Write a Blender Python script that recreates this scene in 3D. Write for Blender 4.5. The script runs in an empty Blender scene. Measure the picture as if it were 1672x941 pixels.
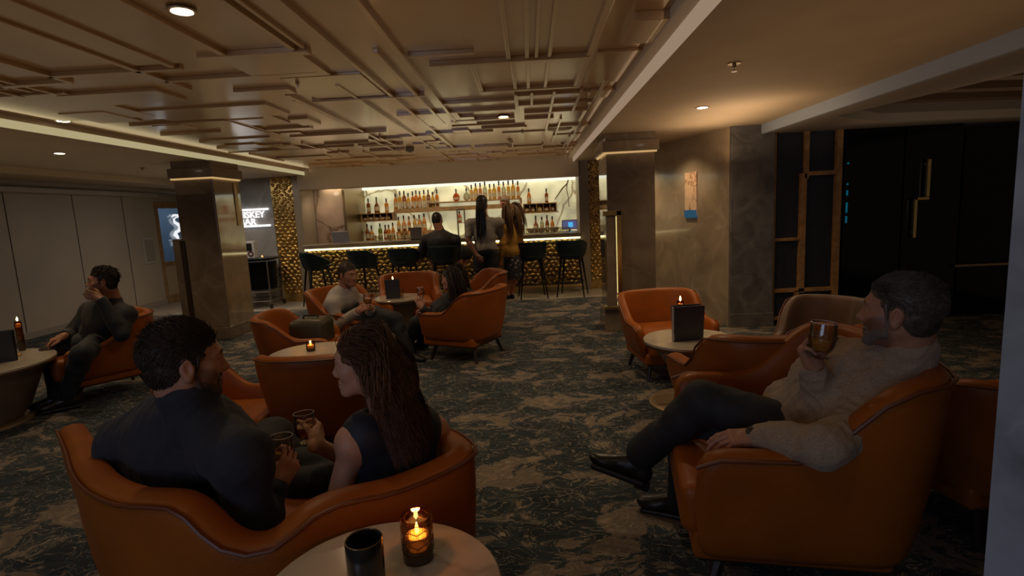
import bpy, bmesh, math, random
import numpy as np
from mathutils import Vector, Matrix
random.seed(7); RNG=np.random.default_rng(11)
SC=bpy.context.scene; COL=SC.collection; PI=math.pi
# ------------------------------------------------------------------ camera calibration
F_,CX_,CY_,H_=880.,836.,470.5,1.5
MC=np.array([[0.9983486517501978,0.04401933614355591,0.036908909412808645],
             [0.030360482799009932,0.14112002189910172,-0.9895268467825459],
             [-0.04876690099620135,0.989013365665337,0.13955053530011632]])   # world <- camera
def P(px,py,y=None,z=None,x=None):
    """the place seen at a point of the photograph, at a known depth y (or height z, or x)"""
    r=MC@np.array([px-CX_,-(py-CY_),-F_]); C=np.array([0,0,H_])
    if y is not None: t=y/r[1]
    elif z is not None: t=(z-H_)/r[2]
    else: t=x/r[0]
    return C+t*r
def nrm(v):
    v=np.array(v,float); return v/(np.linalg.norm(v)+1e-12)
# ------------------------------------------------------------------ materials
MATS={}
def mat(name,col,rough=.5,metal=0.,noise=None,bump=None,emit=None,spec=None,coat=0.,attr=False,sheen=0.,trans=0.,ior=None):
    """procedural principled material. noise=(scale,amount,detail) mottles the colour, bump=(scale,strength)"""
    if name in MATS: return MATS[name]
    m=bpy.data.materials.new(name); m.use_nodes=True; nt=m.node_tree; b=nt.nodes['Principled BSDF']
    c=(*col,1); b.inputs['Base Color'].default_value=c; b.inputs['Roughness'].default_value=rough; b.inputs['Metallic'].default_value=metal
    if spec is not None: b.inputs['Specular IOR Level'].default_value=spec
    if coat: b.inputs['Coat Weight'].default_value=coat; b.inputs['Coat Roughness'].default_value=.15
    if sheen: b.inputs['Sheen Weight'].default_value=sheen; b.inputs['Sheen Roughness'].default_value=.5
    if trans: b.inputs['Transmission Weight'].default_value=trans
    if ior: b.inputs['IOR'].default_value=ior
    tc=nt.nodes.new('ShaderNodeTexCoord'); src=None
    if noise:
        n=nt.nodes.new('ShaderNodeTexNoise'); n.inputs['Scale'].default_value=noise[0]; n.inputs['Detail'].default_value=noise[2] if len(noise)>2 else 4
        nt.links.new(tc.outputs['Object'],n.inputs['Vector'])
        r=nt.nodes.new('ShaderNodeValToRGB'); a=noise[1]
        r.color_ramp.elements[0].position=.3; r.color_ramp.elements[1].position=.7
        r.color_ramp.elements[0].color=(*[max(0,x*(1-a)) for x in col],1); r.color_ramp.elements[1].color=(*[min(1,x*(1+a)) for x in col],1)
        nt.links.new(n.outputs['Fac'],r.inputs['Fac']); src=r.outputs['Color']
    if attr:
        at=nt.nodes.new('ShaderNodeAttribute'); at.attribute_name='tint'
        mx=nt.nodes.new('ShaderNodeMix'); mx.data_type='RGBA'; mx.blend_type='MULTIPLY'; mx.inputs['Factor'].default_value=1
        if src: nt.links.new(src,mx.inputs['A'])
        else: mx.inputs['A'].default_value=c
        nt.links.new(at.outputs['Color'],mx.inputs['B']); src=mx.outputs['Result']
    if src: nt.links.new(src,b.inputs['Base Color'])
    if bump:
        n=nt.nodes.new('ShaderNodeTexNoise'); n.inputs['Scale'].default_value=bump[0]; n.inputs['Detail'].default_value=3
        nt.links.new(tc.outputs['Object'],n.inputs['Vector'])
        bp=nt.nodes.new('ShaderNodeBump'); bp.inputs['Strength'].default_value=bump[1]; bp.inputs['Distance'].default_value=.01
        nt.links.new(n.outputs['Fac'],bp.inputs['Height']); nt.links.new(bp.outputs['Normal'],b.inputs['Normal'])
    if emit:
        b.inputs['Emission Color'].default_value=(*emit[0],1); b.inputs['Emission Strength'].default_value=emit[1]
    MATS[name]=m; return m
def marble(name,base,vein,scale=1.2,rough=.25,emit=0.,vein_w=.035,coat=0.,mott=.25):
    if name in MATS: return MATS[name]
    m=bpy.data.materials.new(name); m.use_nodes=True; nt=m.node_tree; b=nt.nodes['Principled BSDF']; N=nt.nodes.new; L=nt.links.new
    tc=N('ShaderNodeTexCoord'); mp=N('ShaderNodeMapping'); mp.inputs['Rotation'].default_value=(.4,.5,.3); L(tc.outputs['Object'],mp.inputs['Vector'])
    w=N('ShaderNodeTexNoise'); w.inputs['Scale'].default_value=scale*1.3; w.inputs['Detail'].default_value=6; L(mp.outputs['Vector'],w.inputs['Vector'])
    add=N('ShaderNodeVectorMath'); add.operation='MULTIPLY_ADD'; add.inputs[1].default_value=(.7,.7,.7); L(w.outputs['Color'],add.inputs[0]); L(mp.outputs['Vector'],add.inputs[2])
    v=N('ShaderNodeTexVoronoi'); v.feature='DISTANCE_TO_EDGE'; v.inputs['Scale'].default_value=scale; L(add.outputs['Vector'],v.inputs['Vector'])
    r=N('ShaderNodeValToRGB'); e=r.color_ramp.elements; e[0].position=0; e[0].color=(*vein,1); e[1].position=vein_w; e[1].color=(*base,1); L(v.outputs['Distance'],r.inputs['Fac'])
    n2=N('ShaderNodeTexNoise'); n2.inputs['Scale'].default_value=scale*2.5; n2.inputs['Detail'].default_value=8; n2.inputs['Distortion'].default_value=1.2; L(mp.outputs['Vector'],n2.inputs['Vector'])
    r2=N('ShaderNodeValToRGB'); e=r2.color_ramp.elements; e[0].position=.3; e[0].color=(1-mott,1-mott,1-mott,1); e[1].position=.7; e[1].color=(1+mott*.5,)*3+(1,); L(n2.outputs['Fac'],r2.inputs['Fac'])
    mx=N('ShaderNodeMix'); mx.data_type='RGBA'; mx.blend_type='MULTIPLY'; mx.inputs['Factor'].default_value=1; L(r.outputs['Color'],mx.inputs['A']); L(r2.outputs['Color'],mx.inputs['B'])
    L(mx.outputs['Result'],b.inputs['Base Color']); b.inputs['Roughness'].default_value=rough
    if coat: b.inputs['Coat Weight'].default_value=coat; b.inputs['Coat Roughness'].default_value=.06
    if emit: L(mx.outputs['Result'],b.inputs['Emission Color']); b.inputs['Emission Strength'].default_value=emit
    MATS[name]=m; return m
def emis(name,col,s):
    if name in MATS: return MATS[name]
    m=bpy.data.materials.new(name); m.use_nodes=True; nt=m.node_tree; nt.nodes.clear()
    e=nt.nodes.new('ShaderNodeEmission'); e.inputs[0].default_value=(*col,1); e.inputs[1].default_value=s
    o=nt.nodes.new('ShaderNodeOutputMaterial'); nt.links.new(e.outputs[0],o.inputs[0]); MATS[name]=m; return m
def glassm(name,col=(1,1,1),rough=0.,ior=1.45,mixt=.75):
    """thin clear glass: mostly transparent, with a gloss reflection that grows at the edges"""
    if name in MATS: return MATS[name]
    m=bpy.data.materials.new(name); m.use_nodes=True; nt=m.node_tree; nt.nodes.clear(); N=nt.nodes.new; L=nt.links.new
    t=N('ShaderNodeBsdfTransparent'); t.inputs[0].default_value=(*col,1); g=N('ShaderNodeBsdfGlossy'); g.inputs['Roughness'].default_value=rough+.02
    lw=N('ShaderNodeLayerWeight'); lw.inputs[0].default_value=.25; r=N('ShaderNodeMath'); r.operation='MULTIPLY_ADD'; r.inputs[1].default_value=.8; r.inputs[2].default_value=.04; L(lw.outputs['Fresnel'],r.inputs[0])
    mx=N('ShaderNodeMixShader'); o=N('ShaderNodeOutputMaterial'); L(r.outputs[0],mx.inputs[0]); L(t.outputs[0],mx.inputs[1]); L(g.outputs[0],mx.inputs[2]); L(mx.outputs[0],o.inputs[0])
    MATS[name]=m; return m
# ------------------------------------------------------------------ objects
def thing(name,label,cat,loc=(0,0,0),rz=0,group=None):
    o=bpy.data.objects.new(name,None); COL.objects.link(o); o.location=tuple(map(float,loc)); o.rotation_euler=(0,0,rz); o.empty_display_size=.1
    return tag(o,label,cat,group)
def tag(o,label,cat,group=None):
    o['label']=label; o['category']=cat
    if group: o['group']=group
    return o
def add(name,me,m=None,parent=None,label=None):
    o=bpy.data.objects.new(name,me); COL.objects.link(o)
    for k in (m if isinstance(m,(list,tuple)) else [m] if m else []):
        if len(me.materials)<(len(m) if isinstance(m,(list,tuple)) else 1): me.materials.append(k)
    if parent: o.parent=parent
    if label: o['label']=label
    return o
def dup(root,loc=None,rz=None,label=None,group=None):
    r=root.copy(); COL.objects.link(r)
    if loc is not None: r.location=tuple(map(float,loc))
    if rz is not None: r.rotation_euler=(0,0,rz)
    if label: r['label']=label
    if group: r['group']=group
    for ch in list(root.children):
        c=ch.copy(); COL.objects.link(c); c.parent=r
        for g in list(ch.children):
            d=g.copy(); COL.objects.link(d); d.parent=c
    return r
class MB:
    """collects geometry for ONE mesh"""
    def __init__(s): s.v=[]; s.f=[]; s.mi=[]; s.sm=[]; s.cur=0
    def raw(s,v,f,smooth=False):
        b=len(s.v); s.v+= [tuple(map(float,q)) for q in v]; s.f+=[tuple(b+i for i in q) for q in f]; s.mi+=[s.cur]*len(f); s.sm+=[smooth]*len(f); return s
    def box(s,c,size,rz=0,bev=0.,R=None):
        hx,hy,hz=[q/2 for q in size]
        if bev>0:
            bm=bmesh.new(); bmesh.ops.create_cube(bm,size=1); bmesh.ops.scale(bm,vec=size,verts=bm.verts)
            bmesh.ops.bevel(bm,geom=bm.edges[:],offset=min(bev,.49*min(size)),segments=2,affect='EDGES',profile=.5)
            bm.verts.index_update(); v=[tuple(q.co) for q in bm.verts]; f=[[w.index for w in q.verts] for q in bm.faces]; bm.free()
        else:
            v=[(x,y,z) for x in(-hx,hx) for y in(-hy,hy) for z in(-hz,hz)]
            f=[(0,1,3,2),(4,6,7,5),(0,4,5,1),(2,3,7,6),(0,2,6,4),(1,5,7,3)]
        if R is None:
            cs,sn=math.cos(rz),math.sin(rz); v=[(c[0]+x*cs-y*sn,c[1]+x*sn+y*cs,c[2]+z) for x,y,z in v]
        else: v=[tuple(np.array(c)+R@np.array(q)) for q in v]
        return s.raw(v,f)
    def bb(s,x0,x1,y0,y1,z0,z1,bev=0.): return s.box(((x0+x1)/2,(y0+y1)/2,(z0+z1)/2),(abs(x1-x0),abs(y1-y0),abs(z1-z0)),0,bev)
    def tube(s,pts,r,n=8,caps=True,closed=False):
        pts=[np.array(p,float) for p in pts]; k=len(pts); rr=r if isinstance(r,(list,tuple,np.ndarray)) else [r]*k
        v=[]; up=None
        for i,p in enumerate(pts):
            t=nrm(pts[(i+1)%k]-pts[i-1]) if (closed or 0<i<k-1) else nrm(pts[min(i+1,k-1)]-pts[max(i-1,0)])
            if up is None: up=np.array([0,0,1.]) if abs(t[2])<.9 else np.array([1.,0,0])
            a=nrm(np.cross(t,up)); up=nrm(np.cross(a,t))
            for j in range(n):
                an=2*PI*j/n; v.append(p+rr[i]*(a*math.cos(an)+up*math.sin(an)))
        f=[]
        for i in range(k if closed else k-1):
            for j in range(n):
                a=i*n+j; b=i*n+(j+1)%n; c=((i+1)%k)*n; f.append((a,b,c+(j+1)%n,c+j))
        if caps and not closed: f.append(tuple(range(n-1,-1,-1))); f.append(tuple((k-1)*n+j for j in range(n)))
        return s.raw(v,f,True)
    def lathe(s,prof,c=(0,0,0),n=24,R=None,capb=True,capt=True,flat=False):
        v=[];f=[]
        for r,z in prof:
            for j in range(n): v.append((r*math.cos(2*PI*j/n),r*math.sin(2*PI*j/n),z))
        for i in range(len(prof)-1):
            for j in range(n): f.append((i*n+j,i*n+(j+1)%n,(i+1)*n+(j+1)%n,(i+1)*n+j))
        if capb: f.append(tuple(range(n-1,-1,-1)))
        if capt: f.append(tuple((len(prof)-1)*n+j for j in range(n)))
        c=np.array(c,float); v=[c+(R@np.array(q) if R is not None else np.array(q)) for q in v]
        return s.raw(v,f,not flat)
    def prism(s,poly,ax,a,b):
        """poly in the plane normal to axis ax, extruded from a to b"""
        k=len(poly); v=[]
        for t in(a,b):
            for q in poly: v.append({0:(t,q[0],q[1]),1:(q[0],t,q[1]),2:(q[0],q[1],t)}[ax])
        f=[tuple(range(k-1,-1,-1)),tuple(range(k,2*k))]+[(i,(i+1)%k,k+(i+1)%k,k+i) for i in range(k)]
        return s.raw(v,f)
    def me(s,name='mesh',auto=True):
        me=bpy.data.meshes.new(name); me.from_pydata(s.v,[],s.f); me.validate(verbose=False)
        if len(me.polygons)==len(s.f):
            me.polygons.foreach_set('material_index',s.mi); me.polygons.foreach_set('use_smooth',s.sm)
        bm=bmesh.new(); bm.from_mesh(me); bmesh.ops.recalc_face_normals(bm,faces=bm.faces)
        if auto:
            for e in bm.edges:
                if len(e.link_faces)==2 and e.calc_face_angle(0)>.7: e.smooth=False
        bm.to_mesh(me); bm.free(); me.update(); return me
    def obj(s,name,m=None,parent=None,label=None): return add(name,s.me(name),m,parent,label)
def subsurf(o,l=2):
    md=o.modifiers.new('ss','SUBSURF'); md.levels=l; md.render_levels=l
    for p in o.data.polygons: p.use_smooth=True
    for e in o.data.edges: e.use_edge_sharp=False
    return o
def struct(name,mb,m):
    o=mb.obj(name,m); o['kind']='structure'; return o
# ------------------------------------------------------------------ smooth distance-field modelling (bodies, clothes, hair, cushions)
class SDF:
    def __init__(s): s.p=[]
    def cone(s,a,b,ra,rb=None,k=.01,op='+'):
        s.p.append((op,'c',np.array(a,float),np.array(b,float),float(ra),float(ra if rb is None else rb),k)); return s
    def ell(s,c,r,R=None,k=.01,op='+'):
        s.p.append((op,'e',np.array(c,float),np.array(r,float),np.eye(3) if R is None else np.array(R,float),0,k)); return s
    def box(s,c,h,R=None,r=.01,k=.01,op='+'):
        s.p.append((op,'b',np.array(c,float),np.array(h,float),np.eye(3) if R is None else np.array(R,float),r,k)); return s
    def bounds(s,q):
        if q[1]=='c':
            lo=np.minimum(q[2]-q[4],q[3]-q[5]); hi=np.maximum(q[2]+q[4],q[3]+q[5])
        else:
            R=q[4]; e=np.abs(R)@(q[3]+ (q[5] if q[1]=='b' else 0)); lo=q[2]-e; hi=q[2]+e
        return lo,hi
    def mesh(s,name,vox=.006,zones=(),noise=None,pad=.012):
        los=[];his=[]
        for q in s.p:
            if q[0]=='+': a,b=s.bounds(q); los.append(a); his.append(b)
        lo=np.min(los,0)-.035; hi=np.max(his,0)+.035
        ax=[]
        for d in range(3):
            pts=[lo[d]]; zs=[(c[d]-r,c[d]+r,v) for c,r,v in zones]
            while pts[-1]<hi[d]:
                x=pts[-1]; st=vox
                for a,b,v in zs:
                    dist=max(a-x,x-b,0); st=min(st,v+dist*.35)
                pts.append(x+st)
            ax.append(np.array(pts,np.float32))
        D=np.full([len(a) for a in ax],.05,np.float32)
        for op,t,a,b,R,r5,k in [(q[0],q[1],q[2],q[3],q[4],q[5],q[6]) for q in s.p]:
            l,h=s.bounds((op,t,a,b,R,r5,k)); l=l-pad-k-vox; h=h+pad+k+vox
            sl=[slice(max(0,int(np.searchsorted(ax[d],l[d]))-1),int(np.searchsorted(ax[d],h[d]))+1) for d in range(3)]
            X=ax[0][sl[0]][:,None,None]; Y=ax[1][sl[1]][None,:,None]; Z=ax[2][sl[2]][None,None,:]
            if X.size==0 or Y.size==0 or Z.size==0: continue
            if t=='c':
                u=b-a; L2=float(u@u)+1e-12
                tt=np.clip(((X-a[0])*u[0]+(Y-a[1])*u[1]+(Z-a[2])*u[2])/L2,0,1)
                d=np.sqrt((X-a[0]-tt*u[0])**2+(Y-a[1]-tt*u[1])**2+(Z-a[2]-tt*u[2])**2)-(R+tt*(r5-R))
            else:
                qx=X-a[0];qy=Y-a[1];qz=Z-a[2]
                c=[qx*R[0,i]+qy*R[1,i]+qz*R[2,i] for i in range(3)]
                if t=='e':
                    k0=np.sqrt((c[0]/b[0])**2+(c[1]/b[1])**2+(c[2]/b[2])**2); k1=np.sqrt((c[0]/b[0]**2)**2+(c[1]/b[1]**2)**2+(c[2]/b[2]**2)**2)+1e-6
                    d=np.where(k0<1e-4,-float(b.min()),k0*(k0-1)/k1)
                else:
                    e=[np.abs(c[i])-b[i] for i in range(3)]
                    d=np.sqrt(sum(np.maximum(q,0)**2 for q in e))+np.minimum(np.maximum(np.maximum(e[0],e[1]),e[2]),0)-r5
            d=d.astype(np.float32); S_=D[tuple(sl)]
            if op=='+':
                h=np.maximum(k-np.abs(S_-d),0)/k; D[tuple(sl)]=np.minimum(S_,d)-h*h*k*.25
            elif op=='-':
                d=-d; h=np.maximum(k-np.abs(S_-d),0)/k; D[tuple(sl)]=np.maximum(S_,d)+h*h*k*.25
        if noise:
            for nz_ in noise:
                amp,freq,seed=nz_[:3]; ridge=len(nz_)>3
                g=np.random.default_rng(seed); X=ax[0][:,None,None]; Y=ax[1][None,:,None]; Z=ax[2][None,None,:]
                m=np.abs(D)<.03; idx=np.nonzero(m); x=ax[0][idx[0]];y=ax[1][idx[1]];z=ax[2][idx[2]]; acc=np.zeros_like(x)
                for _ in range(5):
                    w=g.normal(size=3); w=w/np.linalg.norm(w)*freq*g.uniform(.6,1.4); ph=g.uniform(0,6.28); w2=g.normal(size=3)*freq*.5
                    q=np.sin(x*w[0]+y*w[1]+z*w[2]+ph+1.3*np.sin(x*w2[0]+y*w2[1]+z*w2[2])); acc+=(2*np.sqrt(np.abs(q))-1.4) if ridge else q
                D[idx]+=(acc*amp/2.2-amp*.9).astype(np.float32)
        return nets(name,D,ax)
def nets(name,D,ax):
    S=D<0
    c=[S[i:S.shape[0]-1+i,j:S.shape[1]-1+j,k:S.shape[2]-1+k] for i in(0,1) for j in(0,1) for k in(0,1)]
    anyv=c[0].copy(); allv=c[0].copy()
    for q in c[1:]: anyv|=q; allv&=q
    act=anyv&~allv; I,J,K=np.nonzero(act); n=len(I)
    idm=np.full(act.shape,-1,np.int32); idm[I,J,K]=np.arange(n)
    acc=np.zeros((n,3)); cnt=np.zeros(n); off=[(i,j,k) for i in(0,1) for j in(0,1) for k in(0,1)]
    for a in range(8):
        for d in range(3):
            if off[a][d]==0:
                o=list(off[a]); o[d]=1
                A=(I+off[a][0],J+off[a][1],K+off[a][2]); B=(I+o[0],J+o[1],K+o[2])
                va=D[A]; vb=D[B]; m=(va<0)!=(vb<0); t=np.where(m,va/np.where(m,va-vb,1),0)
                for e in range(3):
                    pa=ax[e][A[e]]; pb=ax[e][B[e]]; acc[:,e]+=np.where(m,pa+t*(pb-pa),0)
                cnt+=m
    V=acc/cnt[:,None]; F=[]
    for d in range(3):
        sl0=[slice(None)]*3; sl1=[slice(None)]*3; sl0[d]=slice(0,-1); sl1[d]=slice(1,None)
        a=S[tuple(sl0)]; b=S[tuple(sl1)]; i=list(np.nonzero(a!=b)); e=[q for q in range(3) if q!=d]
        ok=np.ones(len(i[0]),bool)
        for q in e: ok&=(i[q]>0)&(i[q]<D.shape[q]-1)
        i=[q[ok] for q in i]; fl=a[tuple(i)]
        def cell(u,v):
            j=[q.copy() for q in i]; j[e[0]]=j[e[0]]-u; j[e[1]]=j[e[1]]-v; return idm[tuple(j)]
        q=np.stack([cell(1,1),cell(0,1),cell(0,0),cell(1,0)],1)
        if d==1: fl=~fl
        q[~fl]=q[~fl][:,::-1]; F.append(q)
    F=np.concatenate(F); F=F[(F>=0).all(1)]
    me=bpy.data.meshes.new(name); me.vertices.add(n); me.vertices.foreach_set('co',V.astype(np.float32).ravel())
    me.loops.add(F.size); me.loops.foreach_set('vertex_index',F.astype(np.int32).ravel())
    me.polygons.add(len(F)); me.polygons.foreach_set('loop_start',np.arange(0,F.size,4,dtype=np.int32))
    try: me.polygons.foreach_set('loop_total',np.full(len(F),4,np.int32))
    except Exception: pass
    me.update(calc_edges=True); me.polygons.foreach_set('use_smooth',np.ones(len(F),bool)); me.update()
    return me
def verts(me):
    a=np.empty(len(me.vertices)*3,np.float32); me.vertices.foreach_get('co',a); return a.reshape(-1,3).astype(float)
def tint(me,rgb):
    at=me.attributes.new('tint','FLOAT_COLOR','POINT'); c=np.ones((len(me.vertices),4),np.float32); c[:,:3]=rgb; at.data.foreach_set('color',c.ravel())
def local(me,loc):
    """shift a mesh modelled in world coordinates so that its thing's base is the origin"""
    v=verts(me)-np.array(loc,float); me.vertices.foreach_set('co',v.astype(np.float32).ravel()); me.update(); return me
# ================================================================== THE ROOM
CZ=2.35
M_ceilflat=mat('painted_ceiling',(.52,.40,.27),.75,noise=(3,.05))
M_bronze=mat('bronze_lacquer',(.46,.275,.125),.32,.35,noise=(1.6,.10),spec=.6,coat=1.)
M_fascia=mat('cove_fascia_paint',(.72,.62,.50),.6)
M_bluepaint=mat('beam_paint',(.42,.49,.60),.7)
M_wall=mat('grey_wall_panel',(.56,.475,.37),.65,noise=(2,.05))
M_groove=mat('dark_groove',(.05,.045,.04),.8)
M_stone=marble('taupe_stone',(.195,.145,.098),(.235,.18,.125),1.1,.22,coat=.35,vein_w=.02)
M_stonepol=marble('polished_stone',(.33,.25,.165),(.37,.285,.19),.9,.07,coat=.8,vein_w=.015)
M_greymarble=marble('grey_marble',(.36,.35,.34),(.46,.45,.44),.9,.22,vein_w=.02)
M_darkstone=marble('dark_grey_stone',(.16,.152,.145),(.19,.18,.17),1.6,.55,vein_w=.015,mott=.45)
M_lightstone=marble('pale_stone',(.42,.33,.22),(.47,.38,.27),1.0,.18,coat=.4,vein_w=.02)
M_brass=mat('brass',(.72,.50,.22),.28,1.)
M_brassdark=mat('aged_brass',(.32,.22,.11),.35,1.)
M_wood=mat('oak_frame',(.50,.27,.10),.5,noise=(14,.3))
M_darkwood=mat('dark_walnut',(.035,.02,.013),.35)
M_navy=mat('navy_panel',(.030,.036,.050),.5,noise=(30,.2))
M_black=mat('black_plastic',(.012,.012,.013),.4)
M_blackgloss=mat('black_gloss',(.006,.007,.009),.10,spec=.25)
M_steel=mat('steel',(.5,.5,.52),.3,1.)
M_white=mat('white_paint',(.75,.74,.70),.5)
# ---- carpet
def carpet():
    m=bpy.data.materials.new('patterned_carpet'); m.use_nodes=True; nt=m.node_tree; b=nt.nodes['Principled BSDF']; N=nt.nodes.new; L=nt.links.new
    tc=N('ShaderNodeTexCoord'); mp=N('ShaderNodeMapping'); mp.inputs['Scale'].default_value=(1.,1.45,1); mp.inputs['Rotation'].default_value=(0,0,.12); L(tc.outputs['Object'],mp.inputs['Vector'])
    w=N('ShaderNodeTexNoise'); w.inputs['Scale'].default_value=4.2; w.inputs['Detail'].default_value=4; L(mp.outputs['Vector'],w.inputs['Vector'])
    ad=N('ShaderNodeVectorMath'); ad.operation='MULTIPLY_ADD'; ad.inputs[1].default_value=(.30,.30,0); L(w.outputs['Color'],ad.inputs[0]); L(mp.outputs['Vector'],ad.inputs[2])
    a=N('ShaderNodeTexNoise'); a.inputs['Scale'].default_value=2.2; a.inputs['Detail'].default_value=9; a.inputs['Roughness'].default_value=.66; a.inputs['Distortion'].default_value=.9; L(ad.outputs['Vector'],a.inputs['Vector'])
    r=N('ShaderNodeValToRGB'); r.color_ramp.elements[0].position=.38; r.color_ramp.elements[0].color=(.014,.024,.031,1); r.color_ramp.elements[1].position=.68; r.color_ramp.elements[1].color=(.44,.33,.22,1)
    for p,c in((.47,(.028,.046,.058,1)),(.545,(.045,.062,.074,1)),(.565,(.30,.235,.17,1)),(.61,(.20,.165,.13,1))):
        e=r.color_ramp.elements.new(p); e.color=c
    L(a.outputs['Fac'],r.inputs['Fac'])
    # thin pale ripple lines over the dark pools
    v=N('ShaderNodeTexNoise'); v.inputs['Scale'].default_value=5.5; v.inputs['Detail'].default_value=3; v.inputs['Distortion'].default_value=2.6; L(ad.outputs['Vector'],v.inputs['Vector'])
    rv=N('ShaderNodeValToRGB'); e=rv.color_ramp.elements; e[0].position=.485; e[0].color=(0,0,0,1); e[1].position=.53; e[1].color=(0,0,0,1); q=e.new(.507); q.color=(1,1,1,1); L(v.outputs['Fac'],rv.inputs['Fac'])
    mk=N('ShaderNodeTexNoise'); mk.inputs['Scale'].default_value=9; L(mp.outputs['Vector'],mk.inputs['Vector'])
    mm=N('ShaderNodeMath'); mm.operation='MULTIPLY_ADD'; mm.inputs[2].default_value=-.12; mm.use_clamp=True; rv.color_ramp.elements[1].color=(1.9,1.9,1.9,1); L(rv.outputs['Color'],mm.inputs[0]); L(mk.outputs['Fac'],mm.inputs[1])
    mx=N('ShaderNodeMix'); mx.data_type='RGBA'; L(mm.outputs[0],mx.inputs['Factor']); L(r.outputs['Color'],mx.inputs['A']); mx.inputs['B'].default_value=(.52,.43,.32,1)
    # woven loops
    k=N('ShaderNodeTexNoise'); k.inputs['Scale'].default_value=160; L(tc.outputs['Object'],k.inputs['Vector'])
    m3=N('ShaderNodeMix'); m3.data_type='RGBA'; m3.blend_type='MULTIPLY'; m3.inputs['Factor'].default_value=.45; L(mx.outputs['Result'],m3.inputs['A']); L(k.outputs['Fac'],m3.inputs['B'])
    L(m3.outputs['Result'],b.inputs['Base Color']); b.inputs['Roughness'].default_value=.95
    bp=N('ShaderNodeBump'); bp.inputs['Strength'].default_value=.5; bp.inputs['Distance'].default_value=.006; L(k.outputs['Fac'],bp.inputs['Height']); L(bp.outputs['Normal'],b.inputs['Normal'])
    return m
struct('floor',MB().bb(-7.6,6.4,-1.5,9.12,-.12,0),carpet())
fl=MB()
M_tile=marble('pale_floor_tile',(.50,.44,.36),(.42,.36,.29),.8,.3,vein_w=.02)
fl.bb(-7.6,6.4,9.12,12.6,-.12,0); struct('floor_tile',fl,M_tile)
# ---- flat ceilings on both sides, coffered bronze ceiling between
X0,X1=-4.06,.845
c=MB(); c.bb(X1,2.72,-1.5,12.6,CZ,CZ+.4); c.bb(-6.3,X0,-1.5,12.6,CZ,CZ+.4)
struct('ceiling',c,M_ceilflat)
c=MB(); c.bb(-6.95,-6.3,-1.5,12.6,2.27,2.75); struct('ceiling_soffit',c,mat('soffit_paint',(.60,.46,.30),.7))
c=MB(); c.bb(-7.6,-6.95,-1.5,12.6,2.21,2.75); struct('ceiling_edge',c,mat('soffit_grey',(.34,.29,.24),.7))
c=MB(); c.bb(-7.4,-7.25,-1.5,10.5,2.125,2.205,.01); struct('trim_1',c,mat('trim_paint',(.58,.50,.42),.5))
# cove fascias: the lit faces on both sides of the coffer, with a slim light strip in each cove
c=MB(); c.bb(X0-.012,X0+.012,-1.5,10.55,CZ-.002,CZ+.062,.004); struct('trim_2',c,emis('cove_strip_left',(1.,.84,.45),.42))
c=MB(); c.bb(X1-.015,X1+.015,-1.5,10.0,CZ-.005,CZ+.075,.004); struct('trim_3',c,emis('cove_strip_right',(1.,.70,.47),.30))
c=MB(); c.bb(X1-.10,X1-.03,-1.5,10.0,CZ+.055,CZ+.13,.006); struct('trim_4',c,M_fascia)
# ---- coffer: bronze panels and ribs of several depths, one patterned ceiling
cf=MB(); ZC=2.46; cf.bb(X0+.012,X1-.03,-1.5,11.0,ZC,ZC+.06)
def panel(x0,x1,y0,y1,d): d=.006+d*.40; cf.bb(x0,x1,y0,y1,ZC-d,ZC+.001,.003)
def riby(x,y0,y1,w=.035,d=.055): panel(x-w*.36,x+w*.36,y0,y1,d)
def ribx(y,x0,x1,w=.035,d=.055): panel(x0,x1,y-w*.4,y+w*.4,d)
# long ribs running towards the bar
for x,y0,y1,w,d in [(-2.05,-1.5,3.25,.05,.05),(-2.29,-1.5,3.8,.05,.05),(-1.65,-1.5,3.15,.05,.05),(-1.25,-1.5,3.06,.045,.05),(-1.19,-1.5,3.06,.03,.035),
    (-1.02,-1.5,8.4,.04,.06),(-.70,-1.5,5.75,.04,.06),(-.83,3.2,5.75,.04,.06),(-.08,-1.5,3.5,.035,.05),(.033,-1.5,3.5,.035,.05),(.09,-1.5,3.5,.03,.05),(.17,-1.5,3.5,.035,.05),
    (.418,-1.5,4.4,.05,.055),(-2.83,-1.5,3.45,.05,.05),(-3.3,-1.5,3.5,.05,.05),(-.32,3.6,4.36,.04,.05),(-.06,3.6,4.36,.035,.05),(.04,3.6,4.36,.035,.05),(.17,3.6,4.36,.035,.05),(.40,3.56,4.4,.04,.05),
    (-.06,4.55,5.75,.035,.05),(.07,4.5,5.0,.03,.05),(.25,4.5,6.9,.035,.05),(.47,4.5,5.6,.035,.05),(.62,4.2,9.4,.04,.05),(-1.3,3.9,9.6,.04,.05),(-1.75,4.1,6.6,.04,.05)]:
    riby(x,y0,y1,w,d)
for y,x0,x1,w,d in [(3.12,-1.80,-1.18,.09,.06),(3.30,-2.85,-2.02,.05,.05),(3.45,-3.33,-2.84,.06,.05),(3.56,-.58,.425,.10,.07),(3.33,-.67,-.28,.04,.05),(4.36,-.33,.43,.05,.06),(3.55,-2.3,-1.3,.05,.05),
    (4.75,-.70,-.08,.035,.05),(5.15,-.72,-.08,.03,.05),(5.62,-.74,-.10,.06,.06),(4.6,-.06,.62,.03,.05),(5.0,-.06,.62,.03,.05),(5.4,.0,.62,.03,.05),(5.75,.0,.3,.03,.05)]:
    ribx(y,x0,x1,w,d)
panel(.57,.80,2.87,3.26,.10); panel(-1.72,-1.24,3.12,3.62,.045); panel(-1.6,-1.06,3.66,4.3,.03); panel(-2.27,-1.69,1.2,3.22,.012)
panel(-3.9,-3.1,3.7,4.6,.03); panel(-3.2,-2.5,3.75,4.1,.045); panel(.47,.80,3.5,4.3,.03)
for i in range(9): riby(-3.85+.085*i,2.6-.05*i,3.5+.12*(i%3),.035,.04)
g=random.Random(5)
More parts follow.
